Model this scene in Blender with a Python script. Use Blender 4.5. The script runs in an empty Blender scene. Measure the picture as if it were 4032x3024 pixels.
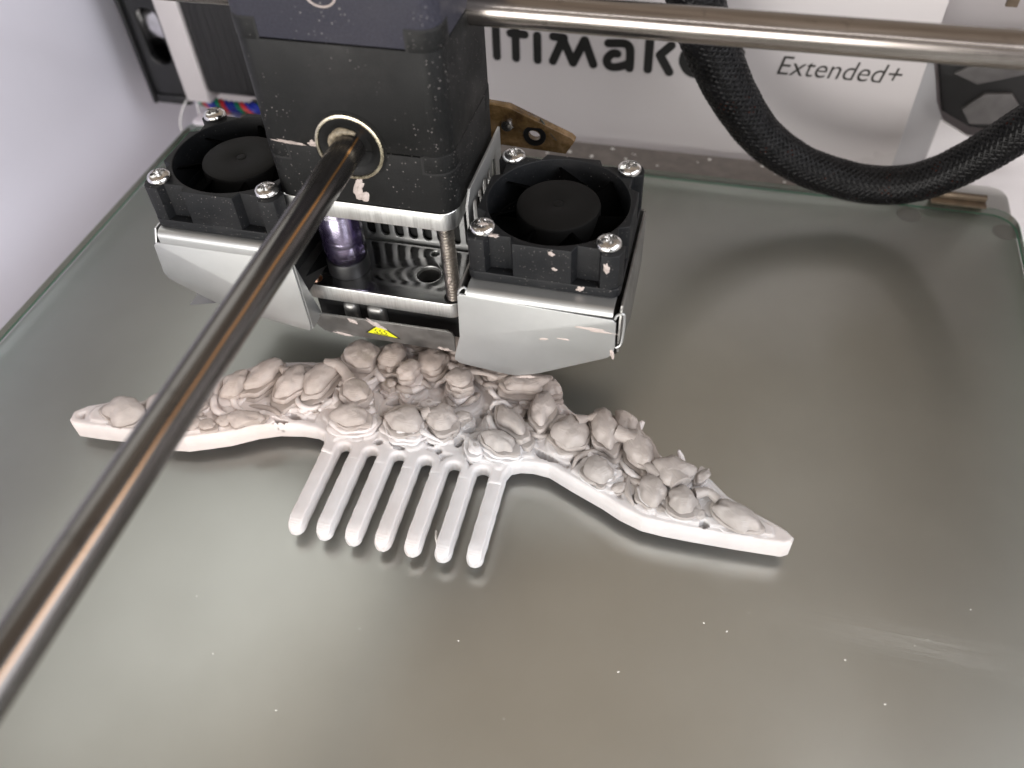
import bpy, bmesh, math, random
import numpy as np
from mathutils import Vector, Matrix, noise as mnoise
R = math.radians
random.seed(7)
scene = bpy.context.scene
COL = scene.collection
MM = 0.001

# ------------------------------------------------------------------ camera
cam_d = bpy.data.cameras.new("camera")
cam = bpy.data.objects.new("camera", cam_d)
COL.objects.link(cam)
cam.matrix_world = Matrix(((0.968442, -0.160089, 0.191030, 0.0400094),
                           (0.246317, 0.731790, -0.635462, -0.12006),
                           (-0.038063, 0.662462, 0.748128, 0.148808),
                           (0, 0, 0, 1)))
cam_d.sensor_width = 36.0
cam_d.lens = 29.47
cam_d.clip_start = 0.004
cam_d.clip_end = 20.0
cam_d.dof.use_dof = True
cam_d.dof.focus_distance = 0.176
cam_d.dof.aperture_fstop = 14.0
scene.camera = cam

# ------------------------------------------------------------------ light
world = bpy.data.worlds.new("World")
scene.world = world
world.use_nodes = True
wn, wl = world.node_tree.nodes, world.node_tree.links
bg = wn["Background"]
tc = wn.new("ShaderNodeTexCoord")
sep = wn.new("ShaderNodeSeparateXYZ")
ramp = wn.new("ShaderNodeValToRGB")
wl.new(tc.outputs["Generated"], sep.inputs[0])
wl.new(sep.outputs["Z"], ramp.inputs[0])
cr = ramp.color_ramp
cr.elements[0].position = 0.0
cr.elements[0].color = (0.30, 0.29, 0.29, 1)
cr.elements[1].position = 1.0
cr.elements[1].color = (0.36, 0.285, 0.215, 1)
e = cr.elements.new(0.45)
e.color = (0.33, 0.285, 0.245, 1)
wl.new(ramp.outputs[0], bg.inputs[0])
bg.inputs[1].default_value = 1.0


def area(name, loc, target, sx, sy, watts, color):
    d = bpy.data.lights.new(name, 'AREA')
    d.shape = 'RECTANGLE'
    d.size, d.size_y = sx * MM, sy * MM
    d.energy = watts
    d.color = color
    o = bpy.data.objects.new(name, d)
    COL.objects.link(o)
    o.location = Vector(loc) * MM
    o.rotation_euler = (Vector(target) - Vector(loc)).to_track_quat('-Z', 'Y').to_euler()
    return o


# soft daylight through the open front of the machine, low
area("front_window_light", (-110, -480, 60), (-10, 0, 0), 520, 260, 3.5, (1.0, 0.965, 0.92))
# the machine's own white strip under its front top beam
area("led_strip_light", (-10, -215, 292), (-5, 20, 60), 330, 7, 0.10, (0.97, 0.98, 1.0))
# added cool fill light from the right that whitens the left wall
area("side_fill_light", (420, -150, 260), (-160, 30, 0), 620, 460, 4.1, (0.93, 0.95, 1.0))

# added unseen panel high on the left, mirrored blurred to brighten the glass there
area("overhead_fill_light", (-620, 430, 700), (-560, 380, 0), 720, 660, 2.2, (0.96, 1.0, 0.985))

scene.view_settings.view_transform = 'Standard'
scene.view_settings.look = 'None'
scene.view_settings.gamma = 1
scene.view_settings.exposure = 0
scene.render.engine = 'CYCLES'
scene.cycles.use_denoising = True
scene.cycles.max_bounces = 10
scene.cycles.glossy_bounces = 6
scene.cycles.transmission_bounces = 8
scene.cycles.transparent_max_bounces = 12
scene.cycles.sample_clamp_indirect = 6.0
scene.cycles.caustics_reflective = True


# ------------------------------------------------------------------ materials
class NT:
    def __init__(self, name):
        self.m = bpy.data.materials.new(name)
        self.m.use_nodes = True
        self.n, self.l = self.m.node_tree.nodes, self.m.node_tree.links
        self.b = self.n["Principled BSDF"]
        self.out = self.n["Material Output"]
        self._co = None

    def co(self):
        if self._co is None:
            self._co = self.n.new("ShaderNodeTexCoord").outputs["Object"]
        return self._co

    def mapped(self, scale):
        mp = self.n.new("ShaderNodeMapping")
        mp.inputs["Scale"].default_value = scale
        self.l.new(self.co(), mp.inputs[0])
        return mp.outputs[0]

    def noise(self, scale, detail=4, rough=0.55, vec=None):
        t = self.n.new("ShaderNodeTexNoise")
        t.inputs["Scale"].default_value = scale
        t.inputs["Detail"].default_value = detail
        t.inputs["Roughness"].default_value = rough
        self.l.new(vec if vec else self.co(), t.inputs["Vector"])
        return t.outputs[0]

    def voro(self, scale, vec=None):
        t = self.n.new("ShaderNodeTexVoronoi")
        t.inputs["Scale"].default_value = scale
        self.l.new(vec if vec else self.co(), t.inputs["Vector"])
        return t.outputs["Distance"], t.outputs["Color"]

    def ramp(self, src, stops):
        r = self.n.new("ShaderNodeValToRGB")
        els = r.color_ramp.elements
        while len(els) < len(stops):
            els.new(0.5)
        for el, (p, c) in zip(els, stops):
            el.position = p
            el.color = (c, c, c, 1) if not isinstance(c, tuple) else (*c, 1)
        self.l.new(src, r.inputs[0])
        return r.outputs[0]

    def math(self, op, a, b=None):
        t = self.n.new("ShaderNodeMath")
        t.operation = op
        for i, v in enumerate((a, b)):
            if v is None:
                continue
            if isinstance(v, (int, float)):
                t.inputs[i].default_value = v
            else:
                self.l.new(v, t.inputs[i])
        return t.outputs[0]

    def mix(self, fac, a, b):
        t = self.n.new("ShaderNodeMix")
        t.data_type = 'RGBA'
        if isinstance(fac, (int, float)):
            t.inputs["Factor"].default_value = fac
        else:
            self.l.new(fac, t.inputs["Factor"])
        for key, v in (("A", a), ("B", b)):
            s = [i for i in t.inputs if i.name == key and i.type == 'RGBA'][0]
            if isinstance(v, tuple):
                s.default_value = (*v, 1)
            else:
                self.l.new(v, s)
        return [o for o in t.outputs if o.type == 'RGBA'][0]

    def base(self, v):
        if isinstance(v, tuple):
            self.b.inputs["Base Color"].default_value = (*v, 1)
        else:
            self.l.new(v, self.b.inputs["Base Color"])

    def set(self, **k):
        for a, v in k.items():
            i = self.b.inputs[a.replace("_", " ")]
            if isinstance(v, (int, float, tuple)):
                i.default_value = v
            else:
                self.l.new(v, i)

    def bump(self, h, strength, dist):
        t = self.n.new("ShaderNodeBump")
        t.inputs["Strength"].default_value = strength
        t.inputs["Distance"].default_value = dist
        self.l.new(h, t.inputs["Height"])
        self.l.new(t.outputs[0], self.b.inputs["Normal"])


M = {}


def plain(name, col, rough=0.5, metal=0.0, var=0.0, vscale=200, bump=0.0, bscale=900, bdist=0.00008):
    t = NT(name)
    if var:
        n = t.noise(vscale, 5)
        lo = tuple(c * (1 - var) for c in col)
        hi = tuple(min(1, c * (1 + var)) for c in col)
        t.base(t.ramp(n, [(0.3, lo), (0.7, hi)]))
        t.set(Roughness=t.ramp(n, [(0.3, max(0.02, rough * 0.8)), (0.7, min(1, rough * 1.2))]))
    else:
        t.base(col)
        t.set(Roughness=rough)
    t.set(Metallic=metal)
    if bump:
        t.bump(t.noise(bscale, 3), bump, bdist)
    M[name] = t.m
    return t


def dusty(name, col, rough, amount, fine=0.5):
    """moulded plastic with whitish print dust lying on it in specks and smears"""
    t = NT(name)
    d1, c1 = t.voro(1500)
    sepc = t.n.new("ShaderNodeSeparateColor")
    t.l.new(c1, sepc.inputs[0])
    rare = t.ramp(sepc.outputs[0], [(0.0, 0.0), (1 - amount, 0.0), (1 - amount + 0.02, 1.0), (1.0, 1.0)])
    clump = t.ramp(t.noise(75, 3), [(0.45, 0.0), (0.68, 1.0)])
    dot = t.ramp(d1, [(0.06, 0.75), (0.24, 0.0)])
    f1 = t.math('MULTIPLY', t.math('MULTIPLY', rare, dot), clump)
    d2, c2 = t.voro(2600)
    sep2 = t.n.new("ShaderNodeSeparateColor")
    t.l.new(c2, sep2.inputs[0])
    rare2 = t.ramp(sep2.outputs[1], [(0.0, 0.0), (0.93, 0.0), (0.95, 1.0), (1.0, 1.0)])
    f2 = t.math('MULTIPLY', t.math('MULTIPLY', rare2, t.ramp(d2, [(0.1, 1.0), (0.3, 0.0)])), fine)
    film = t.math('MULTIPLY', t.ramp(t.noise(55, 6, 0.65), [(0.5, 0.0), (0.8, 1.0)]), 0.02)
    f = t.math('MAXIMUM', t.math('MAXIMUM', f1, f2), film)
    grain = t.ramp(t.noise(3000, 2), [(0.35, tuple(c * 0.8 for c in col)), (0.65, tuple(c * 1.25 for c in col))])
    t.base(t.mix(f, grain, (0.55, 0.5, 0.48)))
    t.set(Roughness=t.ramp(t.noise(120, 4), [(0.3, rough * 0.85), (0.7, min(1, rough * 1.2))]))
    t.b.inputs['Specular IOR Level'].default_value = 0.22
    t.bump(t.noise(4500, 2), 0.35, 0.00004)
    M[name] = t.m


dusty("head_plastic", (0.006, 0.0063, 0.0063), 0.52, 0.3)
dusty("head_plastic_sheen", (0.026, 0.026, 0.036), 0.5, 0.38)  # same plastic as below, its lavender sheen painted in as a lighter colour
dusty("fan_plastic", (0.0085, 0.0092, 0.0105), 0.45, 0.10, 0.25)
plain("black_hole", (0.001, 0.001, 0.001), 0.9)
M_ = plain("fan_rotor", (0.001, 0.001, 0.001), 0.9)
M_.b.inputs["Specular IOR Level"].default_value = 0.02
M_ = plain("rotor_face", (0.003, 0.0029, 0.0028), 0.6, bump=0.2, bscale=2500)
M_.b.inputs["Specular IOR Level"].default_value = 0.2
plain("black_gap", (0.004, 0.004, 0.004), 0.7)
plain("motor_black", (0.009, 0.009, 0.0095), 0.5, var=0.3, vscale=300)
plain("motor_grey", (0.13, 0.125, 0.125), 0.4, var=0.2)
plain("bracket_black", (0.011, 0.0115, 0.0125), 0.35)
plain("white_panel", (0.59, 0.56, 0.56), 0.30, var=0.008, vscale=12)
plain("panel_ink", (0.012, 0.012, 0.012), 0.35)
plain("panel_ink_thin", (0.035, 0.033, 0.03), 0.35)
plain("white_wall", (0.74, 0.73, 0.82), 0.45, var=0.02, vscale=20)
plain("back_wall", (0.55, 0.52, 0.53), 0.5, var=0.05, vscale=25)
plain("bright_wall", (0.85, 0.83, 0.85), 0.5)
plain("cover_white_shaded", (0.42, 0.42, 0.43), 0.22)  # white sheet greyed: the shade on it is put into the colour
plain("floor_mat", (0.45, 0.43, 0.43), 0.6, var=0.05)
plain("zinc_screw", (0.68, 0.67, 0.66), 0.2, 1.0, var=0.22, vscale=700)
plain("steel_thread", (0.52, 0.49, 0.46), 0.3, 1.0, var=0.15, vscale=500)
plain("bearing_brass", (0.62, 0.56, 0.43), 0.28, 1.0, var=0.15, vscale=600)
M_ = plain("bearing_seal", (0.006, 0.006, 0.006), 0.5)
M_.b.inputs["Specular IOR Level"].default_value = 0.2
plain("grease", (0.24, 0.20, 0.14), 0.5, var=0.5, vscale=1200, bump=0.6, bscale=1800, bdist=0.0002)
plain("coupler_ring", (0.006, 0.006, 0.007), 0.45)
plain("coupler_core", (0.72, 0.71, 0.72), 0.22, 1.0, var=0.2, vscale=500)
plain("white_plug", (0.78, 0.74, 0.80), 0.4)
plain("label_yellow", (0.72, 0.70, 0.012), 0.45)
plain("label_ink", (0.02, 0.02, 0.01), 0.5)
plain("residue_plastic", (0.45, 0.385, 0.355), 0.6, var=0.12, vscale=900, bump=0.4, bscale=1500, bdist=0.0002)
plain("clip_metal", (0.24, 0.19, 0.14), 0.4, 0.7, var=0.2)
plain("wire_blue", (0.015, 0.03, 0.32), 0.4)
plain("wire_red", (0.62, 0.03, 0.04), 0.4)
plain("wire_green", (0.0, 0.22, 0.11), 0.4)
plain("wire_white", (0.6, 0.58, 0.57), 0.45)
plain("bolt_dark", (0.36, 0.36, 0.35), 0.5)
plain("crumb", (0.78, 0.76, 0.72), 0.6)

# brushed aluminium edge / mirror-like top of the mounting plates
t = NT("milled_aluminium")
n = t.noise(1, 4, 0.6, t.mapped((7000, 300, 120)))
t.base(t.ramp(n, [(0.3, (0.72, 0.73, 0.72)), (0.7, (0.90, 0.91, 0.90))]))
t.set(Metallic=1.0, Roughness=t.ramp(n, [(0.3, 0.30), (0.7, 0.46)]))
t.bump(n, 0.25, 0.00004)
M["milled_aluminium"] = t.m
t = NT("polished_plate")
n = t.noise(160, 5)
t.base(t.ramp(n, [(0.3, (0.46, 0.46, 0.47)), (0.7, (0.58, 0.58, 0.57))]))
t.set(Metallic=1.0, Roughness=t.ramp(t.noise(420, 4), [(0.35, 0.10), (0.75, 0.24)]))
M["polished_plate"] = t.m

# folded sheet steel with stains
t = NT("sheet_steel")
n1 = t.noise(70, 6, 0.62)
stain = t.ramp(t.noise(38, 5, 0.7), [(0.52, 0.0), (0.74, 1.0)])
base = t.ramp(n1, [(0.3, (0.47, 0.48, 0.48)), (0.72, (0.53, 0.535, 0.53))])
t.base(t.mix(t.math('MULTIPLY', stain, 0.14), base, (0.38, 0.36, 0.33)))
t.set(Metallic=0.9, Roughness=t.ramp(t.noise(60, 5), [(0.35, 0.40), (0.7, 0.5)]))
t.bump(t.noise(1, 3, 0.6, t.mapped((250, 4000, 4000))), 0.03, 0.00002)
M["sheet_steel"] = t.m
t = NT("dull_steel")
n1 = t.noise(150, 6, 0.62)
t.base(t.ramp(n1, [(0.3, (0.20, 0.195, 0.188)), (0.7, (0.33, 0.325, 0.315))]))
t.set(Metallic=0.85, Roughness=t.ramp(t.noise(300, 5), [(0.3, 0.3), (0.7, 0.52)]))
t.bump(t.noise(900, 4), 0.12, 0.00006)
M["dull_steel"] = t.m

# ground steel shaft with brown tarnish running along it; the optional streak is a painted reflection
def shaft(name, axis, lo, hi, streak=None, rough=(0.13, 0.24)):
    t = NT(name)
    sc = [900, 900, 900]
    sc[axis] = 28
    n = t.noise(1, 6, 0.6, t.mapped(tuple(sc)))
    spots = t.ramp(t.noise(210, 4, 0.6), [(0.62, 0.0), (0.74, 1.0)])
    c = t.ramp(n, [(0.3, lo), (0.7, hi)])
    c = t.mix(t.math('MULTIPLY', spots, 0.45), c, tuple(x * 0.45 for x in lo))
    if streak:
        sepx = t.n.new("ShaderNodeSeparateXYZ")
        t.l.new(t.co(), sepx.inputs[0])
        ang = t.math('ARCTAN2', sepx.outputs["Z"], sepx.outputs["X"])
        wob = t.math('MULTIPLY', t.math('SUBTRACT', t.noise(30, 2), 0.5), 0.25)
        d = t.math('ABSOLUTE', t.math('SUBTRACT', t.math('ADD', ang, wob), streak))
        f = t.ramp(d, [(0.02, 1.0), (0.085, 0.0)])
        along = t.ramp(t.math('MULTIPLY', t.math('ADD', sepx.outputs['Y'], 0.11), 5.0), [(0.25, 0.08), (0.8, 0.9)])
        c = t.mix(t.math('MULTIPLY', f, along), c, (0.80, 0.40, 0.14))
    t.base(c)
    t.set(Metallic=0.95, Roughness=t.ramp(n, [(0.3, rough[0]), (0.7, rough[1])]))
    M[name] = t.m


shaft("shaft_steel", 0, (0.26, 0.23, 0.21), (0.44, 0.405, 0.38))
shaft("shaft_dark", 1, (0.105, 0.097, 0.092), (0.20, 0.188, 0.18), streak=0.80, rough=(0.19, 0.30))  # base darkened for the dark things it mirrors; orange streak is a painted reflection

# glass
def thin_glass(name, tint, edge=False):
    t = NT(name)
    t.n.remove(t.b)
    tr = t.n.new("ShaderNodeBsdfTransparent")
    tr.inputs[0].default_value = (*tint, 1)
    gl = t.n.new("ShaderNodeBsdfGlossy")
    gl.inputs["Roughness"].default_value = 0.16
    fr = t.n.new("ShaderNodeFresnel")
    fr.inputs[0].default_value = 1.5
    mx = t.n.new("ShaderNodeMixShader")
    t.l.new(fr.outputs[0], mx.inputs[0])
    t.l.new(tr.outputs[0], mx.inputs[1])
    t.l.new(gl.outputs[0], mx.inputs[2])
    t.l.new(mx.outputs[0], t.out.inputs[0])
    M[name] = t.m
    return t, mx


t, mx = thin_glass("bed_glass", (0.95, 0.962, 0.952))
# wiped glue film: faint streaks of matt white on the top face
df = t.n.new("ShaderNodeBsdfDiffuse")
df.inputs[0].default_value = (0.55, 0.55, 0.52, 1)
sepg = t.n.new("ShaderNodeSeparateXYZ")
t.l.new(t.co(), sepg.inputs[0])


def bell(src, c, w):
    d = t.math('DIVIDE', t.math('SUBTRACT', src, c), w)
    return t.math('POWER', 2.718, t.math('MULTIPLY', t.math('MULTIPLY', d, d), -1.0))


smear = t.math('MULTIPLY', bell(sepg.outputs[0], 0.090, 0.013), bell(sepg.outputs[1], -0.0395, 0.0032))
streak = t.noise(1, 6, 0.65, t.mapped((45, 1500, 45)))
fac = t.math('MULTIPLY', smear, t.ramp(streak, [(0.35, 0.15), (0.75, 1.0)]))
fac = t.math('MULTIPLY', fac, 0.32)
hair = t.ramp(t.noise(1, 5, 0.7, t.mapped((35, 900, 35))), [(0.62, 0.0), (0.8, 1.0)])
zone = t.ramp(t.noise(14, 3), [(0.5, 0.0), (0.7, 1.0)])
fac = t.math('ADD', fac, t.math('MULTIPLY', t.math('MULTIPLY', hair, zone), 0.07))
fac = t.math('ADD', fac, t.math('MULTIPLY', t.ramp(t.noise(22, 5), [(0.35, 0.0), (0.8, 1.0)]), 0.05))
mx2 = t.n.new("ShaderNodeMixShader")
t.l.new(fac, mx2.inputs[0])
t.l.new(mx.outputs[0], mx2.inputs[1])
t.l.new(df.outputs[0], mx2.inputs[2])
t.l.new(mx2.outputs[0], t.out.inputs[0])

def edge_glass(name, tint, body, fac):
    t, mx = thin_glass(name, tint)
    df = t.n.new("ShaderNodeBsdfDiffuse")
    df.inputs[0].default_value = (*body, 1)
    m2 = t.n.new("ShaderNodeMixShader")
    m2.inputs[0].default_value = fac
    t.l.new(mx.outputs[0], m2.inputs[1])
    t.l.new(df.outputs[0], m2.inputs[2])
    t.l.new(m2.outputs[0], t.out.inputs[0])


edge_glass("glass_edge", (0.90, 0.97, 0.93), (0.30, 0.66, 0.48), 0.28)
edge_glass("glass_edge_bright", (0.90, 0.97, 0.94), (0.50, 0.72, 0.63), 0.25)
t = NT("glass_arris")
t.base((0.13, 0.50, 0.31))
t.set(Roughness=0.12)
M["glass_arris"] = t.m

t = NT("bed_aluminium")
n = t.noise(45, 5, 0.6)
t.base(t.ramp(n, [(0.3, (0.80, 0.80, 0.78)), (0.7, (0.86, 0.86, 0.84))]))
t.set(Metallic=0.82, Roughness=t.ramp(t.noise(25, 4), [(0.3, 0.33), (0.7, 0.38)]))
t.b.inputs['Specular IOR Level'].default_value = 0.6
t.bump(t.noise(1500, 3), 0.05, 0.00003)
M["bed_aluminium"] = t.m
t = NT("glass_under")
t.n.remove(t.b)
tr = t.n.new("ShaderNodeBsdfTransparent")
t.l.new(tr.outputs[0], t.out.inputs[0])
M["glass_under"] = t.m
plain("bed_rim", (0.16, 0.14, 0.125), 0.5, var=0.25, vscale=300)

t = NT("purple_plastic")
t.n.remove(t.b)
tr = t.n.new("ShaderNodeBsdfTransparent")
tr.inputs[0].default_value = (0.90, 0.87, 0.975, 1)
gl = t.n.new("ShaderNodeBsdfGlossy")
gl.inputs["Roughness"].default_value = 0.08
df = t.n.new("ShaderNodeBsdfTranslucent")
df.inputs[0].default_value = (0.42, 0.30, 0.72, 1)
lw = t.n.new("ShaderNodeLayerWeight")
lw.inputs[0].default_value = 0.35
m1 = t.n.new("ShaderNodeMixShader")
m1.inputs[0].default_value = 0.07
m2 = t.n.new("ShaderNodeMixShader")
t.l.new(tr.outputs[0], m1.inputs[1])
t.l.new(df.outputs[0], m1.inputs[2])
t.l.new(lw.outputs["Fresnel"], m2.inputs[0])
t.l.new(m1.outputs[0], m2.inputs[1])
t.l.new(gl.outputs[0], m2.inputs[2])
t.l.new(m2.outputs[0], t.out.inputs[0])
M["purple_plastic"] = t.m

t = NT("clear_filament")
t.base((0.85, 0.84, 0.84))
t.set(Roughness=0.2, Alpha=0.55)
M["clear_filament"] = t.m

t = NT("amber_board")
n = t.noise(110, 5, 0.65)
t.base(t.ramp(n, [(0.36, (0.04, 0.022, 0.008)), (0.5, (0.11, 0.065, 0.024)), (0.66, (0.24, 0.15, 0.075))]))
t.set(Roughness=0.25)
t.bump(t.noise(160, 5, 0.7), 0.8, 0.0008)
M["amber_board"] = t.m

# printed plastic: translucent off-white body, beige later layers
def printed(name, lo, hi, sss):
    t = NT(name)
    n = t.noise(140, 5, 0.6)
    hue = t.ramp(t.noise(13, 2), [(0.38, (1.04, 0.97, 0.94)), (0.62, (0.95, 0.99, 1.03))])
    mul = t.n.new("ShaderNodeMix")
    mul.data_type = 'RGBA'
    mul.blend_type = 'MULTIPLY'
    mul.inputs[0].default_value = 1.0
    t.l.new(t.ramp(n, [(0.3, lo), (0.7, hi)]), mul.inputs[6])
    t.l.new(hue, mul.inputs[7])
    t.base(mul.outputs[2])
    t.set(Roughness=0.38)
    t.b.inputs["Subsurface Weight"].default_value = sss
    t.b.inputs["Subsurface Radius"].default_value = (1.0, 0.8, 0.7)
    t.b.inputs["Subsurface Scale"].default_value = 0.0012
    sepz = t.n.new("ShaderNodeSeparateXYZ")
    t.l.new(t.co(), sepz.inputs[0])
    z = t.math('ADD', t.math('MULTIPLY', sepz.outputs["Z"], 6283.0 / 0.22 * 1.0), t.math('MULTIPLY', t.noise(300, 3), 3.0))
    lay = t.math('SINE', z)
    fine = t.noise(2200, 3)
    h = t.math('ADD', t.math('MULTIPLY', lay, 0.35), fine)
    t.bump(h, 0.45, 0.00009)
    M[name] = t.m


printed("print_white", (0.62, 0.58, 0.56), (0.71, 0.67, 0.65), 0.25)
printed("print_beige", (0.355, 0.315, 0.285), (0.465, 0.42, 0.39), 0.2)

# braided sleeve
t = NT("braid_strand")
t.base(t.ramp(t.noise(260, 2), [(0.35, (0.004, 0.004, 0.0045)), (0.7, (0.011, 0.011, 0.012))]))
t.set(Roughness=0.34)
t.b.inputs['Specular IOR Level'].default_value = 0.18
M["braid_strand"] = t.m
t = NT("cable_core")
d, c = t.voro(420)
sp = t.n.new("ShaderNodeSeparateColor")
t.l.new(c, sp.inputs[0])
t.base(t.mix(t.ramp(sp.outputs[0], [(0.90, 0.0), (0.93, 1.0)]), (0.006, 0.006, 0.007), (0.11, 0.025, 0.012)))
t.set(Roughness=0.5)
M["cable_core"] = t.m


# ------------------------------------------------------------------ object helpers
def props(o, label=None, cat=None, group=None, kind=None):
    if label:
        o["label"] = label
    if cat:
        o["category"] = cat
    if group:
        o["group"] = group
    if kind:
        o["kind"] = kind
    return o


def thing(name, loc, label, cat, group=None):
    o = bpy.data.objects.new(name, None)
    o.empty_display_size = 0.01
    COL.objects.link(o)
    o.location = Vector(loc) * MM
    return props(o, label, cat, group)


def wloc(o):
    v = Vector((0, 0, 0))
    while o is not None:
        v = v + o.location
        o = o.parent
    return v


def link(name, me, parent=None, loc=None):
    """loc is a world position (mm); mesh data are relative to it"""
    o = bpy.data.objects.new(name, me)
    COL.objects.link(o)
    L = Vector(loc) * MM if loc else Vector((0, 0, 0))
    if parent is not None:
        o.parent = parent
        L = L - wloc(parent)
    o.location = L
    return o


def finish(me, mats, angle=35, smooth=True):
    for m in (mats if isinstance(mats, (list, tuple)) else [mats]):
        me.materials.append(M[m] if isinstance(m, str) else m)
    if smooth:
        me.polygons.foreach_set("use_smooth", [True] * len(me.polygons))
        if angle:
            me.set_sharp_from_angle(angle=R(angle))
    me.update()
    return me


def mesh(name, verts, faces, mats, parent=None, loc=None, fmat=None, angle=35, smooth=True):
    """verts in world mm (or relative to loc when loc is given)"""
    me = bpy.data.meshes.new(name)
    v = np.asarray(verts, float) * MM
    me.from_pydata(v.tolist(), [], [list(map(int, f)) for f in faces])
    if fmat is not None:
        me.polygons.foreach_set("material_index", fmat)
    finish(me, mats, angle, smooth)
    return link(name, me, parent, loc)


class MB:
    """collects raw geometry (mm)"""
    def __init__(self):
        self.v, self.f, self.m = [], [], []

    def add(self, v, f, m=0):
        k = len(self.v)
        self.v += [tuple(p) for p in v]
        self.f += [[i + k for i in q] for q in f]
        self.m += [m] * len(f)
        return self

    def build(self, name, mats, parent=None, loc=None, angle=35, smooth=True, recalc=True):
        o = mesh(name, self.v, self.f, mats, parent, loc, self.m, angle, smooth)
        if recalc:
            bm = bmesh.new()
            bm.from_mesh(o.data)
            bmesh.ops.recalc_face_normals(bm, faces=bm.faces)
            bm.to_mesh(o.data)
            bm.free()
            if smooth and angle:
                o.data.set_sharp_from_angle(angle=R(angle))
        return o


def g_box(x0, y0, z0, x1, y1, z1):
    v = [(x, y, z) for z in (z0, z1) for y in (y0, y1) for x in (x0, x1)]
    f = [(0, 2, 3, 1), (4, 5, 7, 6), (0, 1, 5, 4), (2, 6, 7, 3), (0, 4, 6, 2), (1, 3, 7, 5)]
    return v, f


def bev(o, width, seg=2, angle=40):
    bm = bmesh.new()
    bm.from_mesh(o.data)
    ed = [e for e in bm.edges if len(e.link_faces) == 2 and e.calc_face_angle(0) > R(angle)]
    bmesh.ops.bevel(bm, geom=ed, offset=width * MM, segments=seg, affect='EDGES', profile=0.5, clamp_overlap=True)
    bm.to_mesh(o.data)
    bm.free()
    o.data.polygons.foreach_set("use_smooth", [True] * len(o.data.polygons))
    o.data.set_sharp_from_angle(angle=R(35))
    return o


def box(name, a, b, mat, parent=None, bevel=0.0, seg=2):
    v, f = g_box(*a, *b)
    o = mesh(name, v, f, mat, parent)
    if bevel:
        bev(o, bevel, seg)
    return o


def rrect(x0, y0, x1, y1, r, n=6):
    pts = []
    for cx, cy, a in ((x1 - r, y1 - r, 0), (x0 + r, y1 - r, 90), (x0 + r, y0 + r, 180), (x1 - r, y0 + r, 270)):
        for k in range(n + 1):
            t = R(a + 90 * k / n)
            pts.append((cx + r * math.cos(t), cy + r * math.sin(t)))
    return pts


def circ(cx, cy, r, n=28, ry=None):
    ry = ry or r
    return [(cx + r * math.cos(2 * math.pi * k / n), cy + ry * math.sin(2 * math.pi * k / n)) for k in range(n)]


def g_prism(poly, z0, z1):
    n = len(poly)
    v = [(x, y, z0) for x, y in poly] + [(x, y, z1) for x, y in poly]
    f = [list(range(n))[::-1], list(range(n, 2 * n))]
    for i in range(n):
        j = (i + 1) % n
        f.append((i, j, n + j, n + i))
    return v, f


def plate(name, splines, t0, t1, mat, parent=None, fn=None, b=0.0, bres=2, loc=None):
    """flat piece with holes: filled 2-D outline(s), thickness t0..t1, mapped by fn(u,v,w)"""
    cu = bpy.data.curves.new(name, 'CURVE')
    cu.dimensions = '2D'
    cu.fill_mode = 'BOTH'
    for s in splines:
        sp = cu.splines.new('POLY')
        sp.points.add(len(s) - 1)
        for p, q in zip(sp.points, s):
            p.co = (q[0], q[1], 0, 1)
        sp.use_cyclic_u = True
    cu.extrude = max(1e-4, (t1 - t0) / 2 - b)
    if b:
        cu.bevel_depth = b
        cu.bevel_resolution = bres
        cu.offset = -b
    o = bpy.data.objects.new(name, cu)
    COL.objects.link(o)
    dg = bpy.context.evaluated_depsgraph_get()
    me = bpy.data.meshes.new_from_object(o.evaluated_get(dg))
    bpy.data.objects.remove(o)
    bpy.data.curves.remove(cu)
    me.name = name
    me.materials.clear()
    mid = (t0 + t1) / 2
    flip = False
    for v in me.vertices:
        p = (v.co.x, v.co.y, v.co.z + mid)
        v.co = Vector(fn(*p) if fn else p) * MM
    bm = bmesh.new()
    bm.from_mesh(me)
    bmesh.ops.remove_doubles(bm, verts=bm.verts, dist=1e-7)
    bmesh.ops.recalc_face_normals(bm, faces=bm.faces)
    bm.to_mesh(me)
    bm.free()
    finish(me, mat)
    return link(name, me, parent, loc)


def text_mesh(name, s, size, mat, parent, fn, shear=0.0, ext=0.05, offset=0.0, space=1.0):
    cu = bpy.data.curves.new(name, 'FONT')
    cu.body = s
    cu.size = size
    cu.shear = shear
    cu.extrude = ext
    cu.offset = offset
    cu.space_character = space
    o = bpy.data.objects.new(name, cu)
    COL.objects.link(o)
    dg = bpy.context.evaluated_depsgraph_get()
    me = bpy.data.meshes.new_from_object(o.evaluated_get(dg))
    bpy.data.objects.remove(o)
    bpy.data.curves.remove(cu)
    me.materials.clear()
    for v in me.vertices:
        v.co = Vector(fn(*v.co)) * MM
    finish(me, mat, smooth=False)
    return link(name, me, parent)


def g_lathe(prof, c, axis=2, n=28, cap=True):
    """prof: list of (r, h) along the axis"""
    v, f = [], []
    for r, h in prof:
        for k in range(n):
            a = 2 * math.pi * k / n
            p = [0, 0, 0]
            i, j = [(1, 2), (2, 0), (0, 1)][axis]
            p[i], p[j], p[axis] = r * math.cos(a), r * math.sin(a), h
            v.append((c[0] + p[0], c[1] + p[1], c[2] + p[2]))
    for q in range(len(prof) - 1):
        for k in range(n):
            k2 = (k + 1) % n
            f.append((q * n + k, q * n + k2, (q + 1) * n + k2, (q + 1) * n + k))
    if cap:
        f.append(list(range(n))[::-1])
        f.append(list(range((len(prof) - 1) * n, len(prof) * n)))
    return v, f


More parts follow.
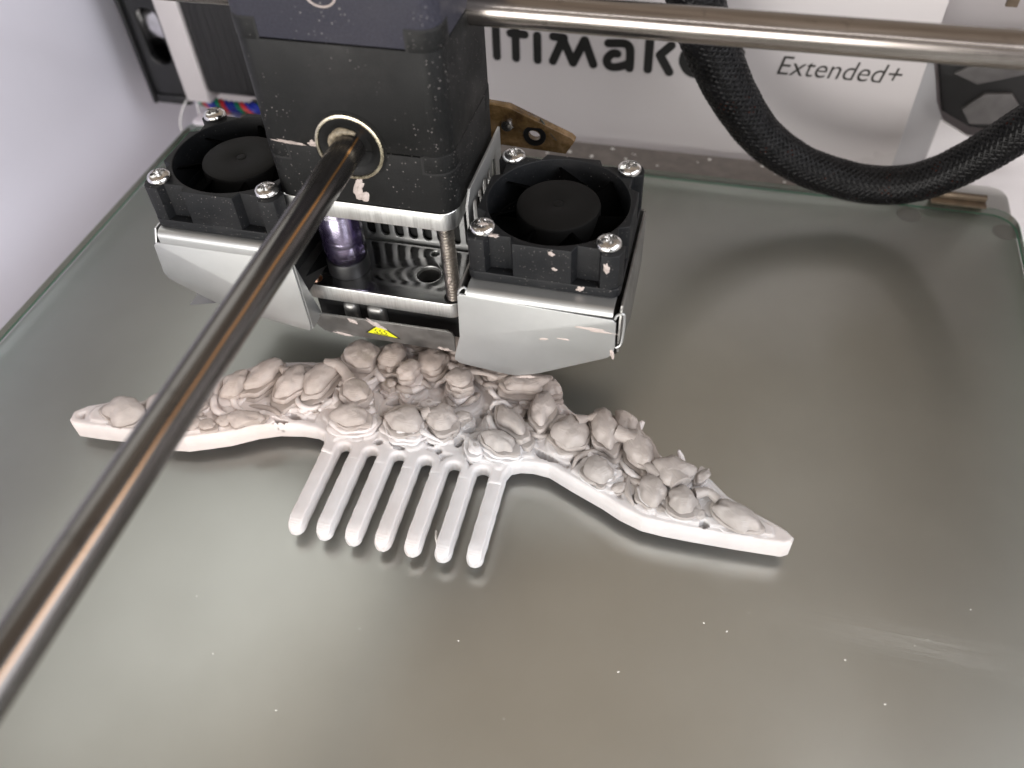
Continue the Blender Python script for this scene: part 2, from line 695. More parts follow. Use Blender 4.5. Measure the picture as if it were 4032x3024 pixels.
def catmull(P, n=12):
    P = [np.array(p, float) for p in P]
    Q = [2 * P[0] - P[1]] + P + [2 * P[-1] - P[-2]]
    out = []
    for i in range(1, len(Q) - 2):
        for k in range(n):
            t = k / n
            a, b, c, d = Q[i - 1], Q[i], Q[i + 1], Q[i + 2]
            out.append(0.5 * (2 * b + (c - a) * t + (2 * a - 5 * b + 4 * c - d) * t * t + (3 * b - a - 3 * c + d) * t ** 3))
    out.append(P[-1])
    return out


def frames(path):
    T = []
    for i in range(len(path)):
        a, b = path[max(0, i - 1)], path[min(len(path) - 1, i + 1)]
        d = b - a
        T.append(d / np.linalg.norm(d))
    u = np.cross(T[0], (0.3, 0.1, 1.0))
    u /= np.linalg.norm(u)
    out = []
    for t in T:
        u = u - t * (u @ t)
        u /= np.linalg.norm(u)
        out.append((u, np.cross(t, u)))
    return out


def g_tube(path, r, n=10, cap=True):
    path = [np.array(p, float) for p in path]
    fr = frames(path)
    v, f = [], []
    for i, (p, (a, b)) in enumerate(zip(path, fr)):
        rr = r[i] if hasattr(r, '__len__') else r
        for k in range(n):
            t = 2 * math.pi * k / n
            v.append(tuple(p + rr * (math.cos(t) * a + math.sin(t) * b)))
    for i in range(len(path) - 1):
        for k in range(n):
            k2 = (k + 1) % n
            f.append((i * n + k, i * n + k2, (i + 1) * n + k2, (i + 1) * n + k))
    if cap:
        f.append(list(range(n))[::-1])
        f.append(list(range((len(path) - 1) * n, len(path) * n)))
    return v, f


# ------------------------------------------------------------------ setting: walls of the machine, room floor
def slab_wall(name, a, b, mat, label):
    o = box(name, a, b, mat)
    return props(o, label, "wall")


slab_wall("side_wall", (-171, -200, -170), (-163, 160, 96), "white_wall",
          "pale lavender white side wall beyond the left edge of the glass bed")
slab_wall("side_wall", (152, -60, -170), (160, 160, 96), "bright_wall",
          "bright white side wall at the far right behind the hanging cable")
slab_wall("back_wall", (-163, 152, -170), (152, 160, 94), "back_wall",
          "shaded white rear wall behind the printed panel and the motors")
props(box("cabinet_floor", (-171, -200, -178), (160, 160, -170), "floor_mat"), kind="structure")
props(box("table", (-900, -700, -200), (900, 700, -178), "floor_mat"), kind="structure")

# ------------------------------------------------------------------ glass bed
GX0, GX1, GY0, GY1 = -133.2, 124.4, -158, 99.6
gl = rrect(GX0, GY0, GX1, GY1, 7, 8)
n = len(gl)
v, f = g_prism(gl, -2.5, 0.0)
fm = [3, 0] + [1] * n
for i in range(n):
    mx_ = (gl[i][0] + gl[(i + 1) % n][0]) / 2
    my_ = (gl[i][1] + gl[(i + 1) % n][1]) / 2
    if my_ > GY1 - 8 and mx_ > GX0 + 10:
        fm[2 + i] = 2
glass = mesh("glass_plate", v, f, ["bed_glass", "glass_edge", "glass_edge_bright", "glass_under", "glass_arris"], fmat=fm, smooth=False)
bmg = bmesh.new()
bmg.from_mesh(glass.data)
ed = [e for e in bmg.edges if abs(e.verts[0].co.z - e.verts[1].co.z) < 1e-6]
bmesh.ops.bevel(bmg, geom=ed, offset=0.35 * MM, segments=1, affect='EDGES', material=4)
bmg.to_mesh(glass.data)
bmg.free()
props(glass, "clear glass build plate with green edges under the white comb", "glass plate")

bed = thing("heated_bed", (-4, -29, -8), "grey aluminium heater plate lying under the glass", "heated bed")
o = plate("bed_plate", [rrect(-133.0, -157.5, 124.2, 114, 5)], -8.0, -2.6, "bed_aluminium", bed, b=0.3)
o = plate("rear_rim", [rrect(-120, 100.6, 92, 113.6, 2)], -2.56, -2.1, "bed_rim", bed, b=0.1)
for px, py in ((96.3, 95.5), (121.5, 92.5)):
    mb = MB()
    mb.add(*g_lathe([(0.3, 0.0), (3.4, 0.0), (3.4, 0.04), (1.2, 0.05)], (px, py, -2.57)))
    mb.build("bolt_head", "bolt_dark", bed)

clip = thing("glass_clip", (108.5, 99, 0), "brown folded metal clip gripping the far right glass edge", "clip")
mb = MB()
prof = [(93.5, 0.25), (93.5, 0.85), (101.2, 0.95), (101.6, 1.0), (101.6, -5.2), (95.0, -5.2), (95.0, -4.7), (101.0, -4.5), (101.0, 0.25)]
vv = [(101.5, y, z) for y, z in prof] + [(116.0, y, z) for y, z in prof]
nn = len(prof)
ff = [list(range(nn))[::-1], list(range(nn, 2 * nn))] + [(i, (i + 1) % nn, nn + (i + 1) % nn, nn + i) for i in range(nn)]
vv = [(x, min(y, 101.6) if y < 99 else y, z) for x, y, z in vv]
mb.add([(x, (y if y > 96 else y + 4.5), z) for x, y, z in vv], ff)
mb.build("clip_sheet", "clip_metal", clip)
mb = MB()
mb.add(*g_box(101.5, 99.9, 1.02, 116.0, 101.6, 2.6))
bev(mb.build("grip_lip", "clip_metal", clip), 0.3)
lc = thing("glass_clip", (-128, 98, 0), "pale plastic corner clip at the far left glass corner behind the fan", "clip")
bev(box("clip_body", (-131.0, 95.5, 0.05), (-118, 101.5, 1.8), "white_plug", lc), 0.6)

# loose crumbs of plastic on the glass: too many and too small to count
mb = MB()
crumbs = [(95.3, -96), ]
spec = [(-52, -53.5), (-45, -61), (8, -58), (14, -62), (30, -51), (52, -44), (60, -40), (20, -70), (-20, -78), (-8, -69),
        (-11, -60), (38, -57), (-30, -72), (-14, -53), (9.6, -45.5), (64, -34), (78, -20), (70, 2), (88, -8), (95, -16),
        (92, -38), (100, -30), (84, -52), (75, -48), (68, -57), (97, 20), (60, 30), (-86, -39), (-100, -30), (-60, -62)]
for _ in range(40):
    spec.append((random.uniform(-110, 118), random.uniform(-100, 92)))
for (x, y) in spec:
    s = random.choice([0.07, 0.08, 0.1, 0.13, 0.16])
    a = random.uniform(0, 6.28)
    el = random.uniform(1.0, 2.4)
    pts = []
    for k in range(5):
        tt = 2 * math.pi * k / 5 + random.uniform(-0.3, 0.3)
        u, w = s * el * math.cos(tt), s * math.sin(tt)
        pts.append((x + u * math.cos(a) - w * math.sin(a), y + u * math.sin(a) + w * math.cos(a)))
    mb.add([(p[0], p[1], 0.02) for p in pts] + [(x, y, 0.02 + s * 0.8)],
           [(i, (i + 1) % 5, 5) for i in range(5)] + [(4, 3, 2, 1, 0)])
for _ in range(16):                                                  # bigger chips on the metal rim behind the glass
    x, y, s = random.uniform(-12, 62), random.uniform(103, 112), random.uniform(0.3, 0.85)
    pts = [(x + s * random.uniform(0.6, 1.3) * math.cos(k * 1.05), y + s * random.uniform(0.6, 1.2) * math.sin(k * 1.05)) for k in range(6)]
    mb.add([(p[0], p[1], -2.08) for p in pts] + [(x, y, -2.08 + s * 0.6)], [(i, (i + 1) % 6, 6) for i in range(6)] + [(5, 4, 3, 2, 1, 0)])
o = mb.build("filament_crumbs", "crumb", angle=None, smooth=False)
props(o, "tiny white crumbs of plastic scattered over the glass", "crumbs", kind="stuff")
shred = thing("filament_shred", (-1.5, -39, 0), "thin white shred of plastic lying between the middle comb teeth tips", "plastic shred")
mb = MB()
mb.add(*g_tube(catmull([(-3.2, -36.4, 0.3), (-2.6, -38.2, 0.9), (-1.9, -39.6, 0.5), (-1.6, -40.6, 0.3)], 5), 0.24, 6))
mb.build("shred_strand", "crumb", shred)

# ------------------------------------------------------------------ comb
comb = thing("hair_comb", (-13, -10, 0), "half printed white and beige comb with seven teeth and lumpy floral crown", "hair comb")
FRONT = [(-92.6, -29.6), (-91.5, -30.5), (-86, -30.3), (-80.5, -29.8), (-73, -29.6), (-67.4, -29.5), (-64, -29.0), (-60, -27.4),
         (-55.3, -25.4), (-50, -22.2), (-45.7, -20.4), (-40.2, -19.3), (-36.5, -19.2), (-34.4, -19.9)]
TX = [-31.9, -25.7, -19.4, -13.1, -6.8, -0.5, 6.0]          # tooth axes at the root .. nearly parallel
ARC = []
for k in range(6):
    a, b = TX[k] + 1.56, TX[k + 1] - 1.56
    c, r = (a + b) / 2, (b - a) / 2
    ytop = -21.0 + 0.1 * k
    ARC.append((a, ytop - r - 2.4))
    for q in range(9):
        tt = math.pi - math.pi * q / 8
        ARC.append((c + r * math.cos(tt), ytop - r + r * math.sin(tt)))
    ARC.append((b, ytop - r - 2.4))
MID = [(-33.46, -22.4), (-33.46, -24.2)] + ARC + [(7.56, -24.2), (7.56, -21.6), (8.4, -19.2)]
REST = [(10.3, -18.3), (13, -17.9), (16.6, -18.2), (22, -20.6), (28.9, -23.4), (33, -25.4), (37.6, -26.9), (42, -27.2), (48, -27.2),
        (56.7, -27.0), (65.2, -26.6), (66.6, -25.8), (66.9, -24.6), (65.4, -23.2), (62.4, -21.8), (59, -20.4), (53.5, -17.6),
        (50, -14.2), (46, -12.4), (40.5, -11.6), (37.2, -8.6), (33, -5.2), (27, -3.0), (21.5, -4.4), (17.5, -1.8), (13.5, 2.2),
        (9.5, 6.2), (3, 10.5), (-6, 13.5), (-16, 13.8), (-25, 11.6), (-32.5, 8.2), (-37.0, 3.0), (-41, 0.2), (-48, -1.6),
        (-56, -3.6), (-62, -8.0), (-68, -13.4), (-74, -18.0), (-80, -21.6), (-86, -22.8), (-90.5, -24.8), (-93.0, -27.2)]
OUT = np.array(FRONT + MID + REST)

# lumps: x, y, top z, half length, half width, angle, steps, cap height, lean(dx,dy over height)
LUMPS = [
    (47.9, -15.6, 8.0, 1.5, 2.8, -24, 2, 0.7, (0.3, 0.3)),
    (-79.9, -25.8, 8.9, 6.55, 4.94, 8, 4, 2.7, (0.0, 0.0)),
    (-72.8, -22.5, 8.5, 3.74, 2.99, 40, 2, 1.7, (0.3, 0.3)),
    (-65.9, -20.6, 9.1, 4.21, 3.45, 20, 3, 2.2, (0.0, 0.2)),
    (-64.9, -25.0, 6.9, 4.45, 2.53, 5, 2, 1.4, (0.0, 0.0)),
    (-57.5, -13.4, 9.7, 3.86, 5.29, -16, 3, 2.4, (0.5, 0.8)),
    (-52.6, -9.6, 10.4, 3.51, 6.44, -24, 3, 2.8, (1.2, 1.6)),
    (-45.4, -10.6, 10.0, 3.63, 5.52, -14, 3, 2.5, (0.6, 1.2)),
    (-39.1, -7.6, 10.5, 3.39, 5.98, -20, 3, 2.9, (1.0, 1.4)),
    (-29.8, -10.2, 10.1, 3.98, 3.10, -35, 2, 1.8, (0.4, 0.6)),
    (-51.6, -21.6, 7.4, 6.08, 2.88, 6, 3, 1.5, (0.0, 0.0)),
    (-28.9, -15.7, 8.5, 5.38, 3.79, 4, 3, 2.2, (0.0, 0.0)),
    (-32.4, 0.1, 10.9, 4.45, 5.06, 20, 3, 1.7, (0.3, 0.6)),
    (-25.3, 2.1, 10.5, 3.16, 4.14, 0, 3, 2.1, (0.2, 0.6)),
    (-19.7, -2.2, 11.1, 2.52, 2.64, 0, 5, 1.4, (0.3, 0.5)),
    (-15.6, 2.5, 10.3, 3.28, 3.91, -10, 3, 1.8, (0.0, 0.3)),
    (-7.2, -2.5, 10.9, 3.02, 3.08, 0, 5, 1.5, (0.3, 0.5)),
    (-16.6, -14.8, 8.5, 4.80, 3.56, -8, 3, 2.4, (0.0, 0.0)),
    (-8.7, -12.4, 8.7, 3.74, 3.56, 20, 3, 2.5, (0.0, 0.0)),
    (5.2, -15.3, 8.5, 5.62, 3.45, -18, 3, 2.4, (0.0, 0.0)),
    (6.3, -10.2, 9.1, 5.50, 2.53, -40, 2, 2.1, (0.0, 0.0)),
    (12.3, -5.6, 9.7, 2.92, 4.83, 8, 3, 2.2, (0.0, 0.2)),
    (7.1, 0.7, 9.5, 6.08, 2.99, 14, 4, 1.7, (0.0, 0.3)),
    (19.5, -10.4, 9.7, 3.86, 3.91, 10, 3, 2.8, (0.1, 0.3)),
    (26.9, -8.4, 10.4, 3.63, 6.44, 24, 3, 2.9, (-0.3, 0.6)),
    (34.6, -11.6, 9.8, 3.39, 5.52, 28, 3, 2.5, (-0.2, 0.3)),
    (26.8, -18.6, 8.5, 3.98, 4.14, 30, 3, 2.2, (0.0, 0.0)),
    (42.0, -16.1, 9.9, 4.91, 3.68, -15, 2, 2.1, (0.1, 0.2)),
    (38.2, -20.7, 8.4, 3.39, 4.02, 15, 3, 2.1, (0.0, 0.2)),
    (45.0, -22.5, 9.0, 4.21, 4.02, -10, 3, 2.5, (0.1, 0.2)),
    (55.7, -23.4, 8.4, 6.55, 3.45, -20, 3, 2.2, (0.0, 0.0)),
    (30.9, -4.6, 9.1, 2.57, 3.45, 25, 2, 1.3, (0.4, 0.4)),
    (13.1, 1.3, 8.3, 2.81, 2.99, 10, 3, 1.4, (0.0, 0.0)),
    (-0.8, 4.7, 9.9, 3.74, 3.68, 0, 3, 1.8, (0.0, 0.0)),
    (-10.9, 8.6, 10.1, 4.21, 3.68, 0, 3, 2.0, (0.0, 0.0)),
    (-21.8, 9.6, 9.5, 4.21, 3.45, 15, 3, 2.0, (0.0, 0.0)),
]
# small pits that go right through between the lumps: x, y, half length, half width, angle
PITS = [(-33.0, -17.7, 0.9, 0.35, -10), (-29.2, -18.6, 0.5, 0.3, 0), (-27.0, -18.9, 1.3, 0.5, -8), (-21.8, -19.2, 0.6, 0.4, 0),
        (-17.3, -19.2, 1.5, 0.6, -15), (-8.2, -18.4, 0.5, 0.35, 0), (-11.0, -16.2, 1.7, 0.75, -35), (-4.3, -15.2, 0.6, 1.2, -8),
        (-1.7, -18.2, 0.35, 0.25, 0), (4.6, -18.3, 0.8, 0.4, 0), (14.6, -15.6, 3.0, 0.45, -22), (-24.0, -13.0, 0.8, 0.5, 35),
        (-23.4, -16.0, 0.6, 0.45, 30), (-21.8, -7.4, 1.9, 0.6, 28), (-20.0, -9.8, 1.0, 0.4, 20), (-11.5, -6.6, 0.9, 0.8, 0),
        (-4.9, -8.4, 1.0, 0.4, 10), (-1.2, -6.0, 0.6, 0.5, 0), (-3.0, -11.8, 1.0, 0.5, 30), (1.5, -2.5, 0.7, 2.8, -10),
        (-12.2, 2.5, 0.7, 3.4, -6), (-29.3, 0.5, 0.8, 2.8, 4), (-36.5, -3.2, 0.8, 1.0, 0), (9.4, -6.6, 0.8, 1.1, 25),
        (15.6, -8.4, 0.7, 1.6, 5), (17.6, -4.8, 0.5, 2.0, 35), (22.8, -11.0, 0.8, 2.2, 20), (22.0, -15.4, 0.6, 1.3, -25),
        (31.2, -17.0, 0.8, 0.9, 0), (34.6, -18.0, 0.9, 0.6, 30), (35.8, -23.0, 0.9, 0.7, -25), (41.2, -19.2, 0.9, 1.4, -25),
        (50.4, -22.0, 0.7, 1.5, -10), (49.6, -25.7, 0.6, 0.5, 0), (-46.0, -19.8, 2.6, 0.35, 6), (-43.0, -17.4, 1.6, 0.4, -8),
        (-51.5, -13.4, 0.7, 0.4, -10), (-62.0, -16.0, 0.8, 1.1, 10), (-65.0, -26.3, 1.4, 0.4, -6), (-75.2, -24.8, 0.5, 0.5, 0),
        (-48.0, -14.5, 0.5, 1.3, -20), (38.0, -14.8, 0.8, 0.7, 20), (30.0, -12.8, 0.7, 2.0, 24)]


def vnoise(x, y, s, seed):
    """smooth value noise on arrays"""
    rng = np.random.RandomState(seed)
    G = rng.rand(64, 64)
    u, w = x / s + 1000.0, y / s + 1000.0
    i, j = np.floor(u).astype(int), np.floor(w).astype(int)
    a, b = u - i, w - j
    a, b = a * a * (3 - 2 * a), b * b * (3 - 2 * b)
    g = lambda p, q: G[p % 64, q % 64]
    return (g(i, j) * (1 - a) + g(i + 1, j) * a) * (1 - b) + (g(i, j + 1) * (1 - a) + g(i + 1, j + 1) * a) * b


def seg_dist(P, poly):
    A, B = poly, np.roll(poly, -1, 0)
    best = np.full(len(P), 1e9)
    near = np.zeros_like(P)
    for a, b in zip(A, B):
        ab = b - a
        t = np.clip(((P - a) @ ab) / max(ab @ ab, 1e-12), 0, 1)
        q = a + t[:, None] * ab
        d = np.hypot(*(P - q).T)
        k = d < best
        best[k] = d[k]
        near[k] = q[k]
    return best, near


def inside(P, poly):
    x, y = P.T
    c = np.zeros(len(P), bool)
    for (x1, y1), (x2, y2) in zip(poly, np.roll(poly, -1, 0)):
        k = ((y1 > y) != (y2 > y))
        with np.errstate(divide='ignore', invalid='ignore'):
            xi = (x2 - x1) * (y - y1) / (y2 - y1 if y2 != y1 else 1e-12) + x1
        c ^= k & (x < xi)
    return c


def sstep(a, b, x):
    t = np.clip((x - a) / (b - a), 0, 1)
    return t * t * (3 - 2 * t)


STEP = 0.3
gx = np.arange(-94.2, 68.2, STEP)
gy = np.arange(-31.6, 20.2, STEP)
X, Y = np.meshgrid(gx, gy, indexing='ij')
P = np.stack([X.ravel(), Y.ravel()], 1)
ins = inside(P, OUT)
dist, near = seg_dist(P, OUT)
keep = ins | (dist < STEP * 0.75)
P2 = np.where((~ins & keep)[:, None], near, P)
snap = ins & (dist < STEP * 0.28)
P2[snap] = near[snap]
de = np.where(ins & ~snap, dist, 0.0)
idx = -np.ones(len(P), int)
idx[keep] = np.arange(keep.sum())
nxg, nyg = len(gx), len(gy)
I = idx.reshape(nxg, nyg)
quads = np.stack([I[:-1, :-1], I[1:, :-1], I[1:, 1:], I[:-1, 1:]], -1).reshape(-1, 4)
quads = quads[(quads >= 0).all(1)]
kept = np.flatnonzero(keep)
quads = quads[inside(P2[kept][quads].mean(1), OUT)]
from collections import Counter
cnt = Counter()
for q in quads.tolist():
    for a, b in zip(q, q[1:] + q[:1]):
        cnt[(min(a, b), max(a, b))] += 1
rimv = kept[sorted({i for e_, c_ in cnt.items() if c_ == 1 for i in e_})]
P2[rimv] = near[rimv]
de[rimv] = 0.0
px, py = P2.T
rim = 3.15 + 1.75 * sstep(14, 36, np.abs(px + 13))
H = rim + 0.12 * (vnoise(px, py, 3.0, 1) - 0.5)
inner = sstep(1.3, 2.6, de)
H = H - 1.4 * inner * sstep(0.35, 0.7, vnoise(px, py, 2.6, 5))
# stepped skirts round every lump
for k, (lx, ly, lz, la, lb, ang, st, ch, lean) in enumerate(LUMPS):
    c, s = math.cos(R(ang)), math.sin(R(ang))
    u, w = (px - lx) * c + (py - ly) * s, -(px - lx) * s + (py - ly) * c
    wob = 0.34 * (vnoise(px, py, 3.4, 20 + k) - 0.5)
    d = np.sqrt((u / (la + 1.6)) ** 2 + (w / (lb + 1.6)) ** 2) + wob
    for r_, hh in ((1.16, 0.35), (0.98, 0.8)):
        zt = rim - 0.35 + hh
        q = sstep(r_ + 0.09, r_ - 0.03, d) * sstep(0.5, 1.5, de)
        H = np.maximum(H, (rim - 1.2) * (1 - q) + zt * q)
H += 0.16 * (vnoise(px, py, 1.1, 9) - 0.5) * inner
for (hx, hy, ha, hb, ang) in PITS:
    c, s = math.cos(R(ang)), math.sin(R(ang))
    u, w = (px - hx) * c + (py - hy) * s, -(px - hx) * s + (py - hy) * c
    d = np.sqrt((u / (ha + 0.25)) ** 2 + (w / (hb + 0.25)) ** 2)
    q = sstep(1.15, 0.75, d) * sstep(0.3, 0.9, de)
    H = H * (1 - q) + 0.25 * q
edge = np.clip(de / 0.7, 0, 1)
H -= 0.55 * (1 - np.sqrt(np.clip(1 - (1 - edge) ** 2, 0, 1)))
tv = np.stack([px[keep], py[keep], H[keep]], 1)
nv = len(tv)
faces = quads.tolist()
low = {}
verts = tv.tolist()


def lo_v(i, z):
    key = (i, z)
    if key not in low:
        low[key] = len(verts)
        wob = 0.10 if 0 < z < 5 else 0.0
        verts.append([verts[i][0], verts[i][1], z])
    return low[key]


for q in quads:
    q = [int(t_) for t_ in q]
    for a, b in zip(q, q[1:] + q[:1]):
        if cnt[(min(a, b), max(a, b))] == 1:
            a1, b1 = lo_v(a, 1.3), lo_v(b, 1.3)
            a0, b0 = lo_v(a, 0.03), lo_v(b, 0.03)
            faces.append((b, a, a1, b1))
            faces.append((b1, a1, a0, b0))
spine = mesh("spine", verts, faces, "print_white", comb, angle=55)


def make_lump(k, lx, ly, lz, la, lb, ang, steps, cap, lean):
    rnd = random.Random(100 + k)
    n = 40
    rings = []                      # (scale, z, layer, mat)
    z0 = 1.6
    htot = lz - cap - z0
    tall = steps >= 5
    if k < len(LUMPS) and not tall:
        steps += 1
        dz = htot / steps
    front = ly < -12.5 and not tall and k < len(LUMPS) and steps >= 3
    if front:
        steps = 5
        la, lb, cap = la * 0.82, lb * 0.86, cap * 1.15
        dz = htot / steps
    sc = (1.62 if front else 1.36) if not tall else 1.16
    dz = htot / steps
    z = z0
    for s in range(steps):
        shrink = ((0.70 if front else 0.50) / steps if not tall else 0.05) * (0.6 + 0.8 * rnd.random())
        rings += [(sc * (0.88 if s else 1.0), z - 0.12, s), (sc * 0.97, z + dz * 0.10, s), (sc * 1.01, z + dz * 0.30, s), (sc * 1.0, z + dz * 0.70, s), (sc * 0.95, z + dz * 0.96, s)]
        z += dz
        sc -= shrink
    rings.append((sc * 0.90, z - 0.1, steps))
    rings.append((sc * 1.02, z + 0.12 * cap, steps))
    ncap = 8
    for q in range(ncap):
        phi = (math.pi / 2) * ((q + 1.2) / (ncap + 0.9))
        rings.append((sc * 1.04 * math.cos(phi) ** 0.75, z + cap * math.sin(phi), steps))
    harm = [[(rnd.uniform(-1, 1), rnd.uniform(0, 6.28)) for _ in range(6)] for _ in range(steps + 1)]
    jit = [(rnd.uniform(-0.45, 0.45), rnd.uniform(-0.4, 0.3)) for _ in range(steps + 1)]
    base_h = [(rnd.uniform(-1, 1), rnd.uniform(0, 6.28)) for _ in range(4)]
    c, s_ = math.cos(R(ang)), math.sin(R(ang))
    v, f, fm = [], [], []
    z_end = lz
    tilt = (rnd.uniform(-0.07, 0.07), rnd.uniform(-0.02, 0.10))
    for (sc, zz, ly_) in rings:
        tt = (zz - z0) / (z_end - z0)
        for q in range(n):
            th = 2 * math.pi * q / n
            rr = 1.0
            for m_, (am, ph) in enumerate(base_h):
                rr += 0.055 * am * math.cos((m_ + 2) * th + ph)
            for m_, (am, ph) in enumerate(harm[ly_]):
                rr += 0.052 * am * math.cos((m_ + 2) * th + ph)
            u, w = la * sc * rr * math.cos(th), lb * sc * rr * math.sin(th)
            x = lx + u * c - w * s_ + jit[ly_][0] + lean[0] * (tt - 1)
            y = ly + u * s_ + w * c + jit[ly_][1] + lean[1] * (tt - 1)
            zz2 = zz + (u * tilt[0] + w * tilt[1]) * min(1, tt * 1.5)
            d = mnoise.noise(Vector((x * 0.55, y * 0.55, zz * 0.55 + k))) * 0.34 + mnoise.noise(Vector((x * 1.7, y * 1.7, zz * 1.7))) * 0.14 + mnoise.noise(Vector((x * 4.1, y * 4.1, zz * 4.1))) * 0.05
            v.append((x + d * math.cos(th), y + d * math.sin(th), zz2 + d * 0.6))
    nr = len(rings)
    first_beige = steps * 5 - (5 if front else 9)
    if k >= len(LUMPS):
        first_beige = 999 if k % 3 else 7
    for r_ in range(nr - 1):
        for q in range(n):
            q2 = (q + 1) % n
            f.append((r_ * n + q, r_ * n + q2, (r_ + 1) * n + q2, (r_ + 1) * n + q))
            fm.append(1 if r_ >= first_beige else 0)
    f.append(list(range((nr - 1) * n, nr * n)))
    fm.append(1)
    V = np.array(v)
    ok = inside(V[:, :2], OUT)
    dd, nn_ = seg_dist(V[:, :2], OUT)
    lim = np.where(V[:, 2] < 5.6, 0.55, -0.4)
    bad = (~ok | (dd < lim)) & ~(ok & (dd > lim))
    if bad.any():
        q = nn_[bad]
        ctr = np.array([lx, ly])
        if not inside(ctr[None], OUT)[0]:
            ctr = np.array([lx, ly - 3])
        dirv = ctr - q
        dirv /= np.maximum(np.linalg.norm(dirv, axis=1, keepdims=True), 1e-6)
        move = ~ok[bad] | (lim[bad] > 0)
        tgt = q + dirv * np.maximum(lim[bad], 0)[:, None]
        over = (~ok[bad]) & (lim[bad] < 0)
        far = over & (dd[bad] > 0.4)
        out_ = V[bad, :2].copy()
        sel = (lim[bad] > 0)
        out_[sel] = tgt[sel]
        out_[far] = q[far] + (out_[far] - q[far]) * (0.4 / dd[bad][far])[:, None]
        V[bad, :2] = out_
    v = V.tolist()
    return mesh("ornament", v, f, ["print_white", "print_beige"], comb, fmat=fm, angle=48)


rf = random.Random(21)
FILL = []
while len(FILL) < 105:
    x, y = rf.uniform(-88, 62), rf.uniform(-27, 12)
    p_ = np.array([[x, y]])
    if not inside(p_, OUT)[0] or seg_dist(p_, OUT)[0][0] < 2.4 or (y < -17 and -36 < x < 10):
        continue
    if any(abs(x - q[0]) < 2.0 and abs(y - q[1]) < 1.7 for q in FILL):
        continue
    if any(((x - h_[0]) / (h_[2] + 1.3)) ** 2 + ((y - h_[1]) / (h_[3] + 1.3)) ** 2 < 1 for h_ in PITS):
        continue
    FILL.append((x, y, rf.uniform(5.0, 6.8), rf.uniform(1.3, 2.6), rf.uniform(1.0, 1.7), rf.uniform(-60, 60), 2, 0.9, (0.0, 0.2)))
for k, L in enumerate(LUMPS + FILL):
    make_lump(k, *L)

# raised ridges that swirl round the feet of the lumps
rs = random.Random(5)
for k, L in enumerate(LUMPS):
    for rep_ in range(2):
        a0 = rs.uniform(150, 330)
        da = rs.uniform(70, 150) * rs.choice((1, -1))
        sc0, sc1 = rs.uniform(1.15, 1.35), rs.uniform(1.3, 1.65)
        pts = []
        for q in range(7):
            t_ = q / 6
            th = R(a0 + da * t_)
            sc_ = sc0 + (sc1 - sc0) * t_
            u, w = L[3] * sc_ * math.cos(th), L[4] * sc_ * math.sin(th)
            c_, s_ = math.cos(R(L[5])), math.sin(R(L[5]))
            p_ = np.array([[L[0] + u * c_ - w * s_, L[1] + u * s_ + w * c_]])
            if not inside(p_, OUT)[0] or seg_dist(p_, OUT)[0][0] < 1.5 or (p_[0][1] < -17.2 and -37 < p_[0][0] < 11):
                continue
            pts.append((p_[0][0], p_[0][1], rs.uniform(4.2, 4.8) + 1.3 * math.sin(math.pi * t_)))
        if len(pts) < 4:
            continue
        pp = catmull(pts, 5)
        w0 = rs.uniform(0.6, 1.0)
        rr = [w0 * (0.35 + 0.65 * math.sin(math.pi * (i + 1) / (len(pp) + 1))) for i in range(len(pp))]
        mb = MB()
        mb.add(*g_tube(pp, rr, 10))
        mb.build("swirl_ridge", "print_white" if rs.random() < 0.6 else "print_beige", comb, angle=80)

# thin bridges the nozzle left between lumps
for pts, r in (
        ([(-38.8, -5.0, 8.9), (-36.0, -4.6, 9.2), (-33.2, -6.6, 9.0), (-31.5, -8.4, 8.7)], [1.9, 1.3, 1.2, 1.7]),
        ([(20.4, -8.4, 8.6), (22.6, -6.9, 8.5), (24.6, -6.4, 8.7)], [1.7, 0.65, 1.5]),
        ([(46.9, -20.4, 7.2), (49.6, -19.3, 7.0), (51.6, -20.4, 6.4)], [1.2, 0.85, 1.0]),
        ([(-7.0, -0.4, 9.2), (-4.6, 0.2, 9.3), (-2.2, 0.4, 9.0), (0.2, 0.6, 8.2)], [0.9, 0.7, 0.5, 0.7]),
        ([(-13.4, -12.6, 6.8), (-11.6, -11.6, 7.0)], [1.3, 1.6]),
        ([(-52.0, -7.0, 8.6), (-49.6, -7.4, 8.5), (-47.4, -8.4, 8.5)], [1.1, 0.6, 1.2]),
        ([(-77.2, -23.2, 6.4), (-75.4, -22.2, 6.6)], [0.7, 0.8]),
        ([(39.4, -18.0, 7.4), (37.2, -16.4, 7.9), (36.0, -15.6, 7.6)], [1.5, 1.0, 0.35]),
        ([(42.4, -17.4, 8.0), (44.0, -19.4, 7.9)], [2.2, 2.3]),
        ([(29.2, -9.6, 8.7), (31.8, -10.2, 8.6), (33.2, -10.6, 8.4)], [1.8, 1.5, 1.8])):
    mb = MB()
    pp = catmull(pts, 6)
    rr = np.interp(np.linspace(0, 1, len(pp)), np.linspace(0, 1, len(r)), r)
    mb.add(*g_tube(pp, rr, 12))
    mb.build("bridge", "print_beige", comb, angle=80)
# curled thin leaves standing at the back of the right arm
for pts, w in (([(43.6, -12.0, 6.0), (42.4, -11.0, 8.2)], 0.7), ([(33.0, -6.0, 6.0), (34.2, -4.4, 7.6)], 0.9),
               ([(39.4, -25.0, 4.3), (37.4, -22.6, 5.6), (35.6, -20.4, 5.6)], 1.3)):
    mb = MB()
    pp = catmull(pts, 8)
    rr = np.interp(np.linspace(0, 1, len(pp)), [0, 0.5, 1], [w, w, w * 0.5])
    mb.add(*g_tube(pp, rr, 10))
    mb.build("leaf", "print_white", comb, angle=80)

